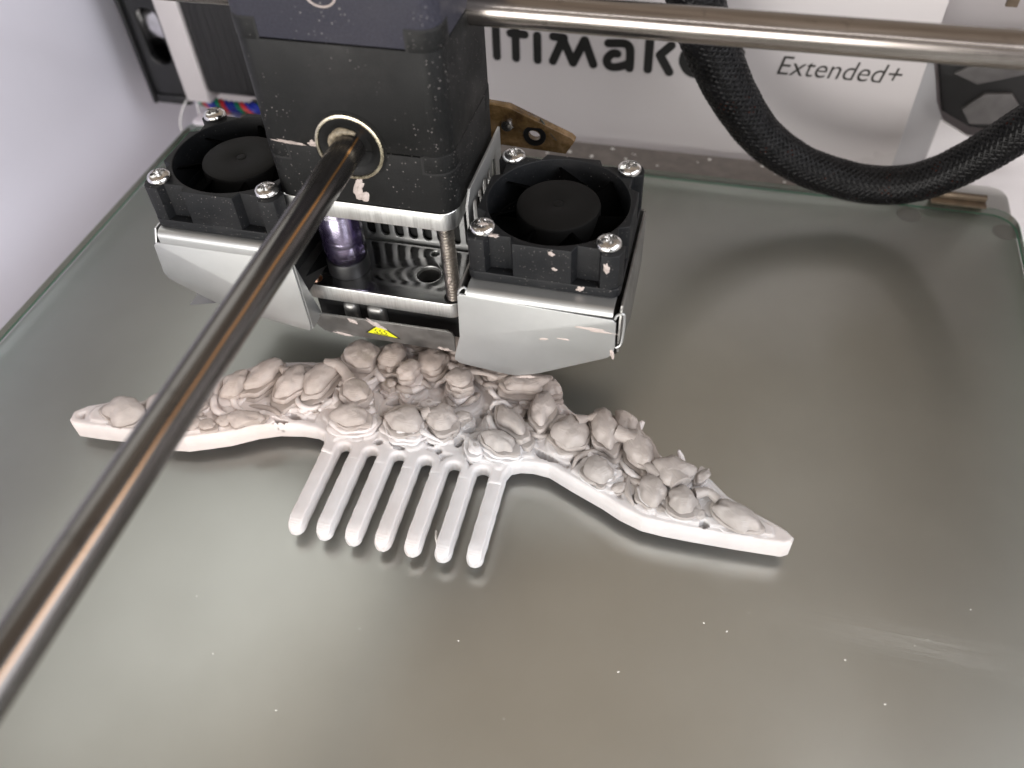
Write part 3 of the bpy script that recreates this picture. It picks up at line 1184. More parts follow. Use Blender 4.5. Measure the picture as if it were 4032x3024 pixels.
# teeth
for k, tx in enumerate(TX):
    tipx = tx + 0.15 + 0.05 * k
    ytip = (-43.8, -43.7, -43.6, -43.4, -43.3, -43.1, -42.7)[k]
    y0 = -20.8
    h = 3.05
    def half(yv):
        d = yv - ytip
        return 1.62 * math.sqrt(max(0.0, 1 - max(0, (1.75 - d) / 1.75) ** 2)) if d < 1.75 else 1.62
    secs = [ytip + 0.02, ytip + 0.2, ytip + 0.5, ytip + 0.9, ytip + 1.4, ytip + 2.0, ytip + 2.8, ytip + 3.8] + list(np.linspace(ytip + 5, y0, 12))
    v, f = [], []
    for yv in secs:
        hw = max(0.45, half(yv))
        d = yv - ytip
        top = h - 1.5 * max(0, 1 - d / 3.2) ** 1.6 - 0.8 * max(0, (yv - (y0 - 1.6)) / 1.6)
        xc = tipx + (tx - tipx) * (yv - ytip) / (y0 - ytip) + 0.05 * math.sin(yv * 1.3 + k)
        nzv = 0.02 * math.sin(yv * 2.1 + k * 2)
        hw += nzv
        for (a, z) in ((-1.08, 0.03), (-1.10, 0.5), (-1.06, 1.35), (-0.95, 1.5), (-0.94, top - 0.40), (-0.89, top - 0.12), (-0.76, top), (0, top + 0.02),
                       (0.76, top), (0.89, top - 0.12), (0.94, top - 0.40), (0.95, 1.5), (1.06, 1.35), (1.10, 0.5), (1.08, 0.03)):
            v.append((xc + a * hw, yv, z))
    m_ = 15
    for r_ in range(len(secs) - 1):
        for q in range(m_ - 1):
            f.append((r_ * m_ + q, r_ * m_ + q + 1, (r_ + 1) * m_ + q + 1, (r_ + 1) * m_ + q))
        f.append((r_ * m_ + m_ - 1, r_ * m_, (r_ + 1) * m_, (r_ + 1) * m_ + m_ - 1))
    f.append(list(range(m_)))
    f.append(list(range((len(secs) - 1) * m_, len(secs) * m_))[::-1])
    mb = MB()
    mb.add(v, f)
    mb.build("tooth", "print_white", comb, angle=50)

# ------------------------------------------------------------------ print head
HX0, HX1, HY0, HY1 = -44.6, -6.6, 4.0, 33.4
head = thing("print_head", (-25.6, 23, 9), "black print head with two fans and metal shrouds hanging over the comb", "print head")


def corner_cut(x0, y0, x1, y1, r, c):
    """rounded square with square notches at its four corners"""
    return [(x0 + c, y0), (x1 - c, y0), (x1 - c, y0 + c), (x1, y0 + c), (x1, y1 - c), (x1 - c, y1 - c), (x1 - c, y1), (x0 + c, y1),
            (x0 + c, y1 - c), (x0, y1 - c), (x0, y0 + c), (x0 + c, y0 + c)]


full = rrect(HX0, HY0, HX1, HY1, 3.6, 8)
notch = corner_cut(HX0, HY0, HX1, HY1, 3.6, 5.6)
core = rrect(HX0 + 0.9, HY0 + 0.9, HX1 - 0.9, HY1 - 0.9, 3.2, 6)


mb = MB()
mb.add(*g_prism(core, 49.6, 112))
mb.build("inner_core", "black_gap", head)
low_h = plate("lower_housing", [full], 49.6, 61.75, "head_plastic", head, b=0.15)
mid_h = plate("middle_housing", [full], 62.0, 82.2, "head_plastic", head, b=0.15)
top_h = plate("upper_housing", [full], 82.45, 112.0, "head_plastic_sheen", head, b=0.15)


def post_outline(ix, iy, c, out):
    """rounded corner lug of the middle piece, standing just proud of its neighbours"""
    bx, by = (HX0 - out, HX1 + out)[ix], (HY0 - out, HY1 + out)[iy]
    dx, dy = (1, -1)[ix], (1, -1)[iy]
    r = 3.6 + out
    pts = [(bx + dx * c, by), (bx + dx * c, by + dy * c), (bx, by + dy * c)]
    for q in range(9):
        a = R(90 * q / 8)
        pts.append((bx + dx * (r - r * math.cos(a)), by + dy * (r - r * math.sin(a))))
    return pts


for ix, iy in ((0, 0), (1, 0), (1, 1), (0, 1)):
    for z0, z1, g0, g1 in ((82.0, 85.5, 82.2, 85.95), (58.6, 62.2, 58.15, 62.0)):
        lug = plate("corner_lug", [post_outline(ix, iy, 5.3, 0.10)], z0, z1, "head_plastic", mid_h, b=0.08)
        plate("lug_gap", [post_outline(ix, iy, 5.8, 0.06)], g0, g1, "black_gap", mid_h, b=0.0)
# ring mark at the top edge
mb = MB()
ring = [( -25.8 + 2.6 * math.cos(a), 3.93, 90.6 + 2.0 * math.sin(a)) for a in np.linspace(3.4, 6.2, 16)]
mb.add(*g_tube(ring, 0.15, 6))
mb.build("scuff_mark", "residue_plastic", head)

# linear bearing in the front face
BX, BZ = -26.1, 62.4
bear = MB()
bear.add(*g_lathe([(6.75, 0.25), (6.75, -0.42), (6.55, -0.5), (6.2, -0.5), (6.1, -0.3), (6.1, 0.2)], (BX, HY0, BZ), 1, 56, cap=False))
bearing = bear.build("linear_bearing", "bearing_brass", head)
mb = MB()
mb.add(*g_lathe([(7.3, 0.1), (7.3, -0.12), (6.7, -0.12)], (BX, HY0, BZ), 1, 56, cap=False))
mb.add(*g_lathe([(6.15, -0.18), (4.6, -0.15), (4.3, 0.05), (3.05, 0.05)], (BX, HY0, BZ), 1, 56, cap=False))
mb.build("seal_ring", "bearing_seal", bearing)
mb = MB()
gr = [(BX + 3.5 * math.cos(a), HY0 - 0.25 - 0.25 * random.random(), BZ + 3.5 * math.sin(a)) for a in np.linspace(R(60), R(205), 16)]
mb.add(*g_tube(gr, [0.3 + 0.55 * math.sin(math.pi * i / 15) * (0.7 + 0.6 * random.random()) for i in range(16)], 8))
mb.build("grease_bead", "grease", bearing, angle=80)

# mounting plates
def aluplate(name, outline, holes, z0, z1):
    o = plate(name, [outline] + holes, z0, z1, ["milled_aluminium", "polished_plate"], head, b=0.22)
    zt = z1 * MM
    mi = [1 if (p.normal.z > 0.9 and p.center.z > zt - 0.0003) else 0 for p in o.data.polygons]
    o.data.polygons.foreach_set("material_index", mi)
    return o


up_pl = aluplate("upper_plate", rrect(-44.9, 3.7, -7.0, 33.2, 3.2, 7), [], 45.4, 49.55)
HOLE = (-17.7, 12.5, 2.75)
lo_pl = aluplate("lower_plate", rrect(-45.0, 3.9, -8.0, 21.6, 2.8, 7),
                 [circ(*HOLE, 32), circ(-42.2, 6.0, 1.35, 20), circ(-18.6, 19.6, 1.0, 16)], 21.4, 25.5)
mb = MB()
mb.add(*g_lathe([(2.72, 0.35), (2.72, 3.2), (2.5, 3.4), (2.5, 0.2)], (HOLE[0], HOLE[1], 21.3), 2, 32, cap=False))
mb.build("hole_bush", "dull_steel", lo_pl)
mb = MB()
for i in range(7):
    z = 21.6 + i * 0.55
    mb.add(*g_lathe([(1.34, 0), (1.12, 0.27), (1.34, 0.54)], (-42.2, 6.0, z), 2, 20, cap=False))
plain("brass_thread", (0.62, 0.40, 0.28), 0.3, 1.0)
mb.build("tapped_thread", "brass_thread", lo_pl)

# threaded spacer rod
prof = []
z = 0.0
while z < 21.0:
    prof += [(1.62, z), (1.62, z + 0.14), (1.15, z + 0.40), (1.15, z + 0.52)]
    z += 0.8
mb = MB()
mb.add(*g_lathe(prof, (-10.0, 6.4, 24.6), 2, 24))
mb.build("threaded_rod", "steel_thread", head)
mb = MB()
mb.add(*g_lathe([(1.55, 0), (2.15, 0.0), (2.15, 0.14), (1.55, 0.18)], (-10.0, 6.4, 25.5), 2, 28, cap=False))
mb.build("bolt_washer", "black_gap", head)

# purple clamp ring unit between the plates
CPX, CPY = -36.2, 11.2
mb = MB()
mb.add(*g_lathe([(4.2, 45.3), (5.2, 45.2), (5.25, 44.2), (4.9, 43.9), (4.95, 42.9), (5.2, 42.5), (5.2, 41.4), (4.75, 41.1), (4.75, 37.0), (4.82, 36.6), (4.75, 36.2),
                 (4.72, 33.0), (4.78, 32.7), (4.7, 32.4), (4.6, 30.6), (4.25, 29.6), (3.9, 29.4)], (CPX, CPY, 0), 2, 44, cap=False))
for a0 in (-20, 60, 140, 215, 290):
    a = R(a0)
    ca, sa = math.cos(a), math.sin(a)
    for rr_, zz0, zz1 in ((5.0, 32.0, 41.5),):
        bx = [(rr_ - 0.5, -0.55), (rr_ + 0.55, -0.45), (rr_ + 0.55, 0.45), (rr_ - 0.5, 0.55)]
        bp = [(CPX + u * ca - w * sa, CPY + u * sa + w * ca) for u, w in bx]
        if a0 in (-20, 140):
            mb.add(*g_prism(bp, zz0, zz1))
coup = mb.build("tube_coupler", "purple_plastic", head)
mb = MB()
mb.add(*g_lathe([(0.5, 44.8), (3.7, 44.6), (3.75, 40.4), (3.95, 40.0), (3.95, 35.0), (3.6, 34.8), (3.6, 34.4), (3.95, 34.2), (3.95, 31.0), (3.5, 29.8), (0.5, 29.7)], (CPX, CPY, 0), 2, 36))
mb.build("coupler_core", "coupler_core", coup)
mb = MB()
mb.add(*g_lathe([(4.6, 25.45), (4.75, 25.6), (4.75, 28.6), (4.5, 29.2), (3.6, 29.3)], (CPX, CPY, 0), 2, 40))
mb.build("coupler_base", "coupler_ring", coup)

# slotted bracket sheets behind the plates
def slot(cx, cz, w, h, n=8):
    r = w / 2
    a = [(cx + r * math.cos(math.pi * k / n), cz + h / 2 - r + r * math.sin(math.pi * k / n)) for k in range(n + 1)]
    b = [(cx + r * math.cos(math.pi + math.pi * k / n), cz - h / 2 + r + r * math.sin(math.pi + math.pi * k / n)) for k in range(n + 1)]
    return a + b


sl = [slot(-34.9 + i * 3.45, 33.6, 2.2, 14.5) for i in range(9)]
plate("slotted_bracket", [[(-38.5, 24.6), (-4.6, 24.6), (-4.6, 45.3), (-38.5, 45.3)]] + sl, 22.6, 23.2, "sheet_steel", head,
      fn=lambda u, w, t_: (u, t_, w), b=0.05)
sl = [slot(9.5 + i * 3.6, 41.0, 2.3, 15) for i in range(5)]
plate("slotted_flange", [[(5.2, 31.5), (30.0, 31.5), (30.0, 52.5), (7.5, 52.5), (5.2, 50.0)]] + sl, -5.5, -5.0, "sheet_steel", head,
      fn=lambda u, w, t_: (t_, u + 1.5, w), b=0.05)
box("rear_duct", (-45.2, 24.0, 14.0), (-8.4, 33.0, 45.2), "black_gap", head, 0.5)

# hot end below the lower plate with its folded shield
hot = box("heater_block", (-43.5, 6.0, 13.4), (-9.5, 21.0, 21.3), "black_gap", head, 0.4)
for nx in (-36.2, -17.7):
    mb = MB()
    mb.add(*g_lathe([(3.0, 13.6), (3.0, 11.2), (1.6, 10.4), (0.35, 8.6), (0.2, 8.6)], (nx, 12.5, 0), 2, 6))
    mb.build("nozzle", "bearing_brass", hot, smooth=False)
for (ax0, ax1) in ((-36.5, -33.2), (-30.8, -26.5)):
    bev(box("heater_sleeve", (ax0, 4.0, 14.6), (ax1, 9, 20.6), "dull_steel", hot), 1.2, 3)
sh_pts = [(-44.6, 19.0), (-44.2, 18.2), (-42.2, 14.2), (-41.2, 13.1), (-39.5, 12.75), (-10.0, 12.7), (-9.5, 13.0), (-9.2, 18.2), (-9.6, 19.3), (-10.8, 19.75)]
shield = plate("heat_shield", [sh_pts], -0.25, 0.25, "dull_steel", head,
               fn=lambda u, w, t_: (u, 2.0 - t_ - 0.10 * (w - 16), w), b=0.08)
# warning triangle on the shield
sy = lambda w: 2.0 - 0.10 * (w - 16)
tri = [(-30.4, 15.0), (-22.6, 14.55), (-26.9, 18.4)]
mb = MB()
mb.add([(x, sy(z) - 0.32, z) for x, z in tri], [(0, 1, 2)])
lab = mb.build("warning_label", "label_yellow", shield, smooth=False)
mb = MB()
cxm, czm = sum(p[0] for p in tri) / 3, sum(p[1] for p in tri) / 3
outr = [(cxm + (x - cxm) * 1.10, czm + (z - czm) * 1.10) for x, z in tri]
inn = [(cxm + (x - cxm) * 0.93, czm + (z - czm) * 0.93) for x, z in tri]
mb.add([(x, sy(z) - 0.345, z) for x, z in outr + inn], [(0, 1, 4, 3), (1, 2, 5, 4), (2, 0, 3, 5)])
for dx in (-1.0, 0.1, 1.2):
    wv = [(-26.9 + dx + 0.28 * math.sin(q * 1.25), 15.35 + q * 0.24) for q in range(7)]
    for (xa, za), (xb, zb) in zip(wv, wv[1:]):
        mb.add([(xa - 0.12, sy(za) - 0.345, za), (xa + 0.12, sy(za) - 0.345, za), (xb + 0.12, sy(zb) - 0.345, zb), (xb - 0.12, sy(zb) - 0.345, zb)], [(0, 1, 2, 3)])
mb.add([(-28.6, sy(15.2) - 0.345, 15.15), (-25.2, sy(15.2) - 0.345, 14.95), (-25.2, sy(15.2) - 0.345, 15.15), (-28.6, sy(15.2) - 0.345, 15.35)], [(0, 1, 2, 3)])
mb.build("label_print", "label_ink", shield, smooth=False)


# fans -------------------------------------------------------------
def fan_outline():
    pts = []
    side = [(-15, 11.2), (-13.2, 10.6), (-13.0, 6.4), (-15, 5.6), (-15, -5.6), (-13.0, -6.4), (-13.2, -10.6), (-15, -11.2)]
    corner = [(-15, -13.0), (-14.4, -14.4), (-13.0, -15)]
    seq = side + corner
    for q in range(4):
        a = math.pi / 2 * q
        for x, y in seq:
            pts.append((x * math.cos(a) - y * math.sin(a), x * math.sin(a) + y * math.cos(a)))
    return pts


def screw_mesh():
    rings, seg = 22, 56
    v, f = [], []
    Rh = 2.45
    for i in range(rings + 1):
        r = Rh * i / rings
        for k in range(seg):
            th = 2 * math.pi * k / seg
            x, y = r * math.cos(th), r * math.sin(th)
            z = 0.62 + 1.25 * math.sqrt(max(0, 1 - (r / Rh) ** 2.2)) ** 0.9
            d = 0
            ax, ay = abs(x), abs(y)
            if (ax < 0.42 and ay < 1.5) or (ay < 0.42 and ax < 1.5):
                d = 1.15
            xx, yy = abs(x + y) / 1.414, abs(x - y) / 1.414
            if (xx < 0.10 and yy < 1.2) or (yy < 0.10 and xx < 1.2):
                d = max(d, 0.18)
            v.append((x, y, z - d))
    for i in range(rings):
        for k in range(seg):
            k2 = (k + 1) % seg
            f.append((i * seg + k, (i + 1) * seg + k, (i + 1) * seg + k2, i * seg + k2))
    b = len(v)
    for k in range(seg):
        th = 2 * math.pi * k / seg
        v.append((Rh * 0.99 * math.cos(th), Rh * 0.99 * math.sin(th), 0.35))
    for k in range(seg):
        th = 2 * math.pi * k / seg
        v.append((Rh * 0.86 * math.cos(th), Rh * 0.86 * math.sin(th), -0.02))
    o = rings * seg
    for k in range(seg):
        k2 = (k + 1) % seg
        f.append((o + k, b + k, b + k2, o + k2))
        f.append((b + k, b + seg + k, b + seg + k2, b + k2))
    me = bpy.data.meshes.new("screw")
    me.from_pydata((np.array(v) * MM).tolist(), [], f)
    finish(me, "zinc_screw", 38)
    return me


SCREW = screw_mesh()


def make_fan(cx, cy, zb, label):
    loc = (cx, cy, zb)
    W = fan_outline()
    fan = plate("fan_frame", [W, circ(0, 0, 14.0, 64)], 2.0, 10.0, "fan_plastic", head, b=0.22, loc=loc)
    fan["label"] = label
    plate("fan_base", [rrect(-15, -15, 15, 15, 1.8, 5), circ(0, 0, 13.9, 64)], 0.0, 2.1, "fan_plastic", fan, b=0.2, loc=loc)
    mb = MB()
    mb.add(*g_lathe([(0.3, 9.15), (0.9, 9.15), (1.1, 9.02), (1.3, 9.15), (7.6, 9.2), (8.2, 8.9), (8.35, 8.4), (8.35, 1.0)], (0, 0, 0), 2, 64))
    mb.build("rotor_hub", "rotor_face", fan, loc=loc)
    for q in range(7):
        a0 = 2 * math.pi * q / 7
        v, f = [], []
        for i, r in enumerate(np.linspace(8.2, 13.6, 5)):
            for z, da in ((1.4, 0.0), (4.5, 0.30), (8.2, 0.72)):
                a = a0 + da + 0.03 * i
                for th in (0, 0.045):
                    v.append((r * math.cos(a + th), r * math.sin(a + th), z))
        for i in range(4):
            for j in range(2):
                k0 = i * 6 + j * 2
                f += [(k0, k0 + 6, k0 + 8, k0 + 2), (k0 + 1, k0 + 3, k0 + 9, k0 + 7)]
            f += [(i * 6 + 4, i * 6 + 10, i * 6 + 11, i * 6 + 5), (i * 6, i * 6 + 1, i * 6 + 7, i * 6 + 6)]
        f += [(24, 25, 27, 26), (26, 27, 29, 28), (0, 2, 3, 1), (2, 4, 5, 3)]
        mb = MB()
        mb.add(v, f)
        mb.build("blade", "fan_rotor", fan, loc=loc)
    mb = MB()
    mb.add(*g_lathe([(0.2, 0.05), (13.95, 0.05), (13.95, 0.4)], (0, 0, 0), 2, 48, cap=False))
    mb.build("duct_floor_or_dark_disc", "black_hole", fan, loc=loc)  # black disc painted for the dark seen down through the bore
    for sx, sy_ in ((-1, -1), (1, -1), (1, 1), (-1, 1)):
        s = bpy.data.objects.new("screw", SCREW)
        COL.objects.link(s)
        s.parent = fan
        s.location = Vector((sx * 12.0, sy_ * 12.0, 10.0)) * MM
        s.rotation_euler = (0, 0, random.uniform(0, 1.5))
    return fan


FR = (11.75, 12.7, 39.7)
FL = (-57.2, 13.9, 40.9)
make_fan(*FR, "black square cooling fan on the right of the head")
make_fan(*FL, "black square cooling fan on the left of the head")


# folded sheet shrouds under the fans
def shroud(front_y, pts, zf, x0, x1, yb, side):
    """front sheet + top flange with a rounded fold + side sheets"""
    fr = plate("fan_shroud", [pts], -0.25, 0.25, "sheet_steel", head, fn=lambda u, w, t_: (u, front_y - t_, w), b=0.1)
    mb = MB()
    # rounded fold and flange, thickness 0.5
    prof = []
    zt = zf
    rad = 1.3
    path = [(front_y, pts_top(pts) - 0.2)]
    for q in range(7):
        a = math.pi - (math.pi / 2) * q / 6
        path.append((front_y + rad + rad * math.cos(a), zt - rad + rad * math.sin(a)))
    path.append((yb, zt))
    up, dn = [], []
    for i, (y, z) in enumerate(path):
        a, b = path[max(0, i - 1)], path[min(len(path) - 1, i + 1)]
        d = np.array([b[0] - a[0], b[1] - a[1]])
        d = d / np.linalg.norm(d)
        nx_, nz_ = -d[1], d[0]
        up.append((y + nx_ * 0.24, z + nz_ * 0.24))
        dn.append((y - nx_ * 0.24, z - nz_ * 0.24))
    ring_ = up + dn[::-1]
    nn = len(ring_)
    tl, tr_ = x0 + 0.6, x1 - 0.6
    v = [(tl, y, z) for y, z in ring_] + [(tr_, y, z) for y, z in ring_]
    f = [list(range(nn))[::-1], list(range(nn, 2 * nn))] + [(i, (i + 1) % nn, nn + (i + 1) % nn, nn + i) for i in range(nn)]
    mb.add(v, f)
    mb.build("top_flange", "sheet_steel", fr)
    return fr


def pts_top(p):
    return max(q[1] for q in p)


rp = [(-3.9, 38.4), (26.2, 37.4), (26.9, 36.6), (27.0, 30.2), (26.7, 28.2), (25.6, 26.9), (11.8, 19.2), (8.6, 17.9), (6.8, 17.3), (4.8, 17.2), (-5.6, 18.3), (-6.7, 19.2),
      (-6.6, 20.4), (-5.0, 26.5), (-4.5, 37.8)]
shR = shroud(-5.6, rp, 39.3, -3.2, 26.8, 27.2, 1)
lp = [(-72.6, 37.6), (-73.6, 36.9), (-74.3, 29.0), (-73.6, 27.4), (-72.4, 26.6), (-63.2, 21.6), (-58, 20.3), (-42.5, 17.6), (-41.6, 17.8), (-41.3, 20.0), (-41.5, 37.8)]
shL = shroud(-2.6, lp, 40.5, -72.2, -42.2, 28.4, -1)
# side sheets
def side_sheet(poly, x, t, parent, mat="sheet_steel"):
    return plate("side_sheet", [poly], -t / 2, t / 2, mat, parent, fn=lambda u, w, q: (x + q, u, w), b=0.08)


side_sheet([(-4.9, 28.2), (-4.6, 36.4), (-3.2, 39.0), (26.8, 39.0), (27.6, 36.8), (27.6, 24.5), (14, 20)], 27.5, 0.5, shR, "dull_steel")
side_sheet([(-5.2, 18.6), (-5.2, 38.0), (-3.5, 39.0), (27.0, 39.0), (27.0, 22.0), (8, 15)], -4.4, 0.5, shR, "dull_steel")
side_sheet([(-2.3, 17.9), (-2.3, 36.5), (-1.6, 34.0), (0.2, 27.0), (2.2, 20.4), (2.6, 18.0)], -41.3, 0.4, shL, "sheet_steel")
box("added_shroud_dark_sheet", (-48.2, 1.0, 19.5), (-47.8, 28.0, 39.8), "black_gap", shL)  # black sheet added so the space inside the shroud reads dark
side_sheet([(-2.3, 28.8), (-2.3, 36.8), (-0.6, 39.8), (28.0, 39.8), (28.0, 24.0), (14, 21)], -73.4, 0.5, shL, "sheet_steel")
for sx0, sx1, yb, pr, zq in ((-4.2, 27.2, 27.0, shR, 38.9), (-73.1, -41.6, 28.2, shL, 39.9)):
    box("back_sheet", (sx0, yb, 20.0), (sx1, yb + 0.5, zq), "dull_steel", pr)
    # sloping floor of the duct
    mb = MB()
    yf = -4.9 if pr is shR else -1.9
    mb.add([(sx0, yb, 20), (sx1, yb, 24), (sx1, yf + 1, 26.5), (sx0, yf + 1, 17.6)], [(0, 1, 2, 3)])
    mb.build("duct_floor_or_dark_disc", "dull_steel", pr, recalc=False)
# rounded relief loop at the right-hand fold corner
mb = MB()
lp_ = catmull([(26.6, -5.4, 37.4), (27.0, -5.3, 38.4), (27.9, -5.0, 38.6), (28.35, -4.9, 37.6), (28.3, -5.0, 33.0), (28.0, -5.2, 30.6), (27.2, -5.4, 29.8)], 6)
mb.add(*g_tube(lp_, 0.27, 8))
mb.build("fold_lip", "sheet_steel", shR)
mb = MB()
lp_ = catmull([(-4.3, -5.6, 38.2), (-4.0, -5.6, 39.2), (-3.2, -5.3, 39.9), (-2.7, -5.1, 39.2), (-2.9, -5.3, 38.3)], 6)
mb.add(*g_tube(lp_, 0.25, 8))
mb.build("fold_lip", "sheet_steel", shR)

# amber board behind the head
ab = [(-14, 50.2), (-6.5, 49.6), (7.6, 42.6), (8.4, 41.6), (6.2, 37.6), (-14, 38.5)]
amb = plate("amber_board", [ab, circ(-1.2, 42.0, 1.5, 20)], 44.0, 46.2, "amber_board", head, fn=lambda u, w, t_: (u, t_ + 0.5 * (50 - w) * 0.4, w), b=0.15)
mb = MB()
mb.add(*g_lathe([(1.5, -0.3), (2.6, -0.3), (2.7, 0.0), (2.6, 0.3), (1.5, 0.3)], (-0.9, 45.4, 42.4), 1, 28, cap=False))
mb.build("dark_grommet", "bearing_seal", amb)
mb = MB()
mb.add(*g_lathe([(0.2, -0.7), (1.3, -0.6), (1.5, 0.0), (1.5, 0.4)], (-7.2, 44.9, 44.6), 1, 20))
mb.build("board_screw", "zinc_screw", amb)
mb = MB()
mb.add(*g_tube([(0.6, 45.0, 47.0), (3.2, 45.6, 42.8), (4.2, 45.9, 41.4)], 0.22, 6))
mb.build("board_wire", "label_ink", amb)


# plastic residue stuck on the head
def residue(cx, cy, cz, w, h, axis, ang, seed, parent, thick=0.25):
    """lumpy smear on a face; axis 'y' = on a front face, 'z' = on a top face"""
    rnd = random.Random(seed)
    nr, ns = 5, 22
    v, f = [], []
    ph = [(rnd.uniform(-1, 1), rnd.uniform(0, 6.28)) for _ in range(6)]
    c, s = math.cos(R(ang)), math.sin(R(ang))
    for i in range(nr + 1):
        t_ = i / nr
        for k in range(ns):
            th = 2 * math.pi * k / ns
            rr = 1 + sum(0.16 * a * math.cos((m + 2) * th + p) for m, (a, p) in enumerate(ph))
            u, q = w * t_ * rr * math.cos(th), h * t_ * rr * math.sin(th)
            u, q = u * c - q * s, u * s + q * c
            hgt = thick * (1 - t_ ** 2) * (0.6 + 0.8 * rnd.random()) if i < nr else -0.05
            v.append((cx + u, cy - hgt, cz + q) if axis == 'y' else (cx + u, cy + q, cz + hgt))
    for i in range(nr):
        for k in range(ns):
            k2 = (k + 1) % ns
            f.append((i * ns + k, (i + 1) * ns + k, (i + 1) * ns + k2, i * ns + k2))
    mb = MB()
    mb.add(v, f)
    return mb.build("residue", "residue_plastic", parent, angle=80)


residue(-26.0, 3.95, 53.6, 1.0, 2.6, 'y', -24, 1, head, 0.35)
residue(-25.4, 3.9, 51.4, 1.3, 1.2, 'y', 10, 2, head, 0.5)
residue(-38.6, 3.95, 62.0, 3.0, 0.32, 'y', -3, 3, head, 0.35)
residue(-33.6, 3.95, 62.3, 1.1, 0.6, 'y', 10, 4, head, 0.4)
residue(-27.6, 1.5, 18.4, 2.3, 0.65, 'y', -28, 5, shield, 0.4)
residue(-33.2, 1.5, 18.3, 1.2, 0.6, 'y', -30, 6, shield, 0.35)
residue(-12.0, 1.9, 13.4, 1.8, 0.35, 'y', -8, 7, shield, 0.3)
residue(-36.5, 1.9, 13.1, 2.4, 0.3, 'y', -6, 8, shield, 0.3)
residue(22.8, -5.85, 34.2, 3.8, 0.55, 'y', -4, 9, shR, 0.12)
residue(12.8, -5.85, 29.6, 1.1, 0.35, 'y', 12, 10, shR, 0.1)
residue(16.8, -5.85, 30.4, 1.5, 0.25, 'y', 0, 11, shR, 0.1)
residue(22.6, -5.2, 38.4, 2.2, 0.5, 'y', -4, 12, shR, 0.2)
residue(13.6, -2.3, 48.6, 0.7, 0.5, 'y', -20, 13, head, 0.3)
residue(14.2, -2.3, 45.0, 0.6, 0.35, 'y', -10, 14, head, 0.25)
residue(19.2, -2.3, 41.0, 0.75, 0.7, 'y', 30, 15, head, 0.3)
residue(24.0, -2.3, 46.8, 0.6, 1.3, 'y', 8, 16, head, 0.3)
residue(9.0, -6.0, 17.6, 2.0, 0.35, 'y', 12, 17, shR, 0.25)
residue(26.6, -5.9, 28.2, 0.4, 1.4, 'y', 8, 18, shR, 0.25)
residue(-10.0, 4.9, 31.6, 0.4, 1.1, 'y', -10, 19, head, 0.3)
residue(0.1, 0.3, 51.5, 0.85, 0.45, "z", 20, 21, head, 0.12)
residue(2.2, -0.6, 49.75, 0.9, 0.5, "z", 10, 22, head, 0.2)
residue(-22.6, 3.95, 94.0, 1.4, 1.6, 'y', -40, 20, head, 0.05)

# ------------------------------------------------------------------ guide rods
def rod(name, a, b, r, mat, label, axis, center):
    mb = MB()
    L = (Vector(b) - Vector(a)).length
    mb.add(*g_lathe([(r * 0.9, -L / 2), (r, -L / 2 + 0.3), (r, L / 2 - 0.3), (r * 0.9, L / 2)], (0, 0, 0), axis, 48))
    o = mb.build(name, mat, None, loc=center)
    return props(o, label, "guide rod")


rod("guide_rod", (-163, 23, 81.4), (152, 23, 81.4), 3.0, "shaft_steel",
    "shiny steel rod running left to right behind the top of the print head", 0, (-5.5, 23, 81.4))
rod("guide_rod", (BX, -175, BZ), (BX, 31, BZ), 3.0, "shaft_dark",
    "steel rod with painted dark and orange reflections running from the bearing towards the viewer", 1, (BX, -67.5, BZ))

# ------------------------------------------------------------------ printed back panel
PY = 118.0
pan = thing("back_panel", (10, PY, -40), "white rear panel printed with black lettering", "panel")
pb = plate("panel_sheet", [[(-90, -60), (92.6, -60), (92.0, 92), (-90, 92)]], 0, 1.2, "white_panel", pan,
           fn=lambda u, w, t_: (u, PY + t_, w), b=0.1)
text_mesh("panel_subtitle", "Extended+", 8.15, "panel_ink_thin", pan, lambda u, w, t_: (52.75 + u * 0.95, PY - 0.12 - t_ * 0, 24.2 + w), shear=0.22, ext=0.0, offset=-0.035)


def stroke(name, paths, wd):
    """rounded-end lettering strokes laid on the panel"""
    mb = MB()
    for k, pth in enumerate(paths):
        pp = [np.array((p[0], p[1])) for p in pth]
        r = wd / 2
        L, Rr = [], []
        for i, p in enumerate(pp):
            a, b = pp[max(0, i - 1)], pp[min(len(pp) - 1, i + 1)]
            d = (b - a) / np.linalg.norm(b - a)
            nrm = np.array((-d[1], d[0]))
            L.append(p + r * nrm)
            Rr.append(p - r * nrm)
        y = PY - 0.12 - 0.012 * k
        v = [(q[0], y, q[1]) for q in L + Rr]
        n_ = len(pp)
        f = [(i, i + 1, n_ + i + 1, n_ + i) for i in range(n_ - 1)]
        mb.add(v, f)
        for e_ in (pp[0], pp[-1]):
            c = circ(e_[0], e_[1], r, 16)
            mb.add([(q[0], y - 0.005 * (1 + k), q[1]) for q in c], [list(range(16))])
    return mb.build(name, "panel_ink", pan, smooth=False, recalc=False)


def arc(cx, cz, rx, rz, a0, a1, n_=18):
    return [(cx + rx * math.cos(R(a0 + (a1 - a0) * i / n_)), cz + rz * math.sin(R(a0 + (a1 - a0) * i / n_))) for i in range(n_ + 1)]


Z0 = 21.9
SW = 2.6
XH = 11.6
def sm(p, n_=6):
    return [tuple(q) for q in catmull([(x, z, 0) for x, z in p], n_)]


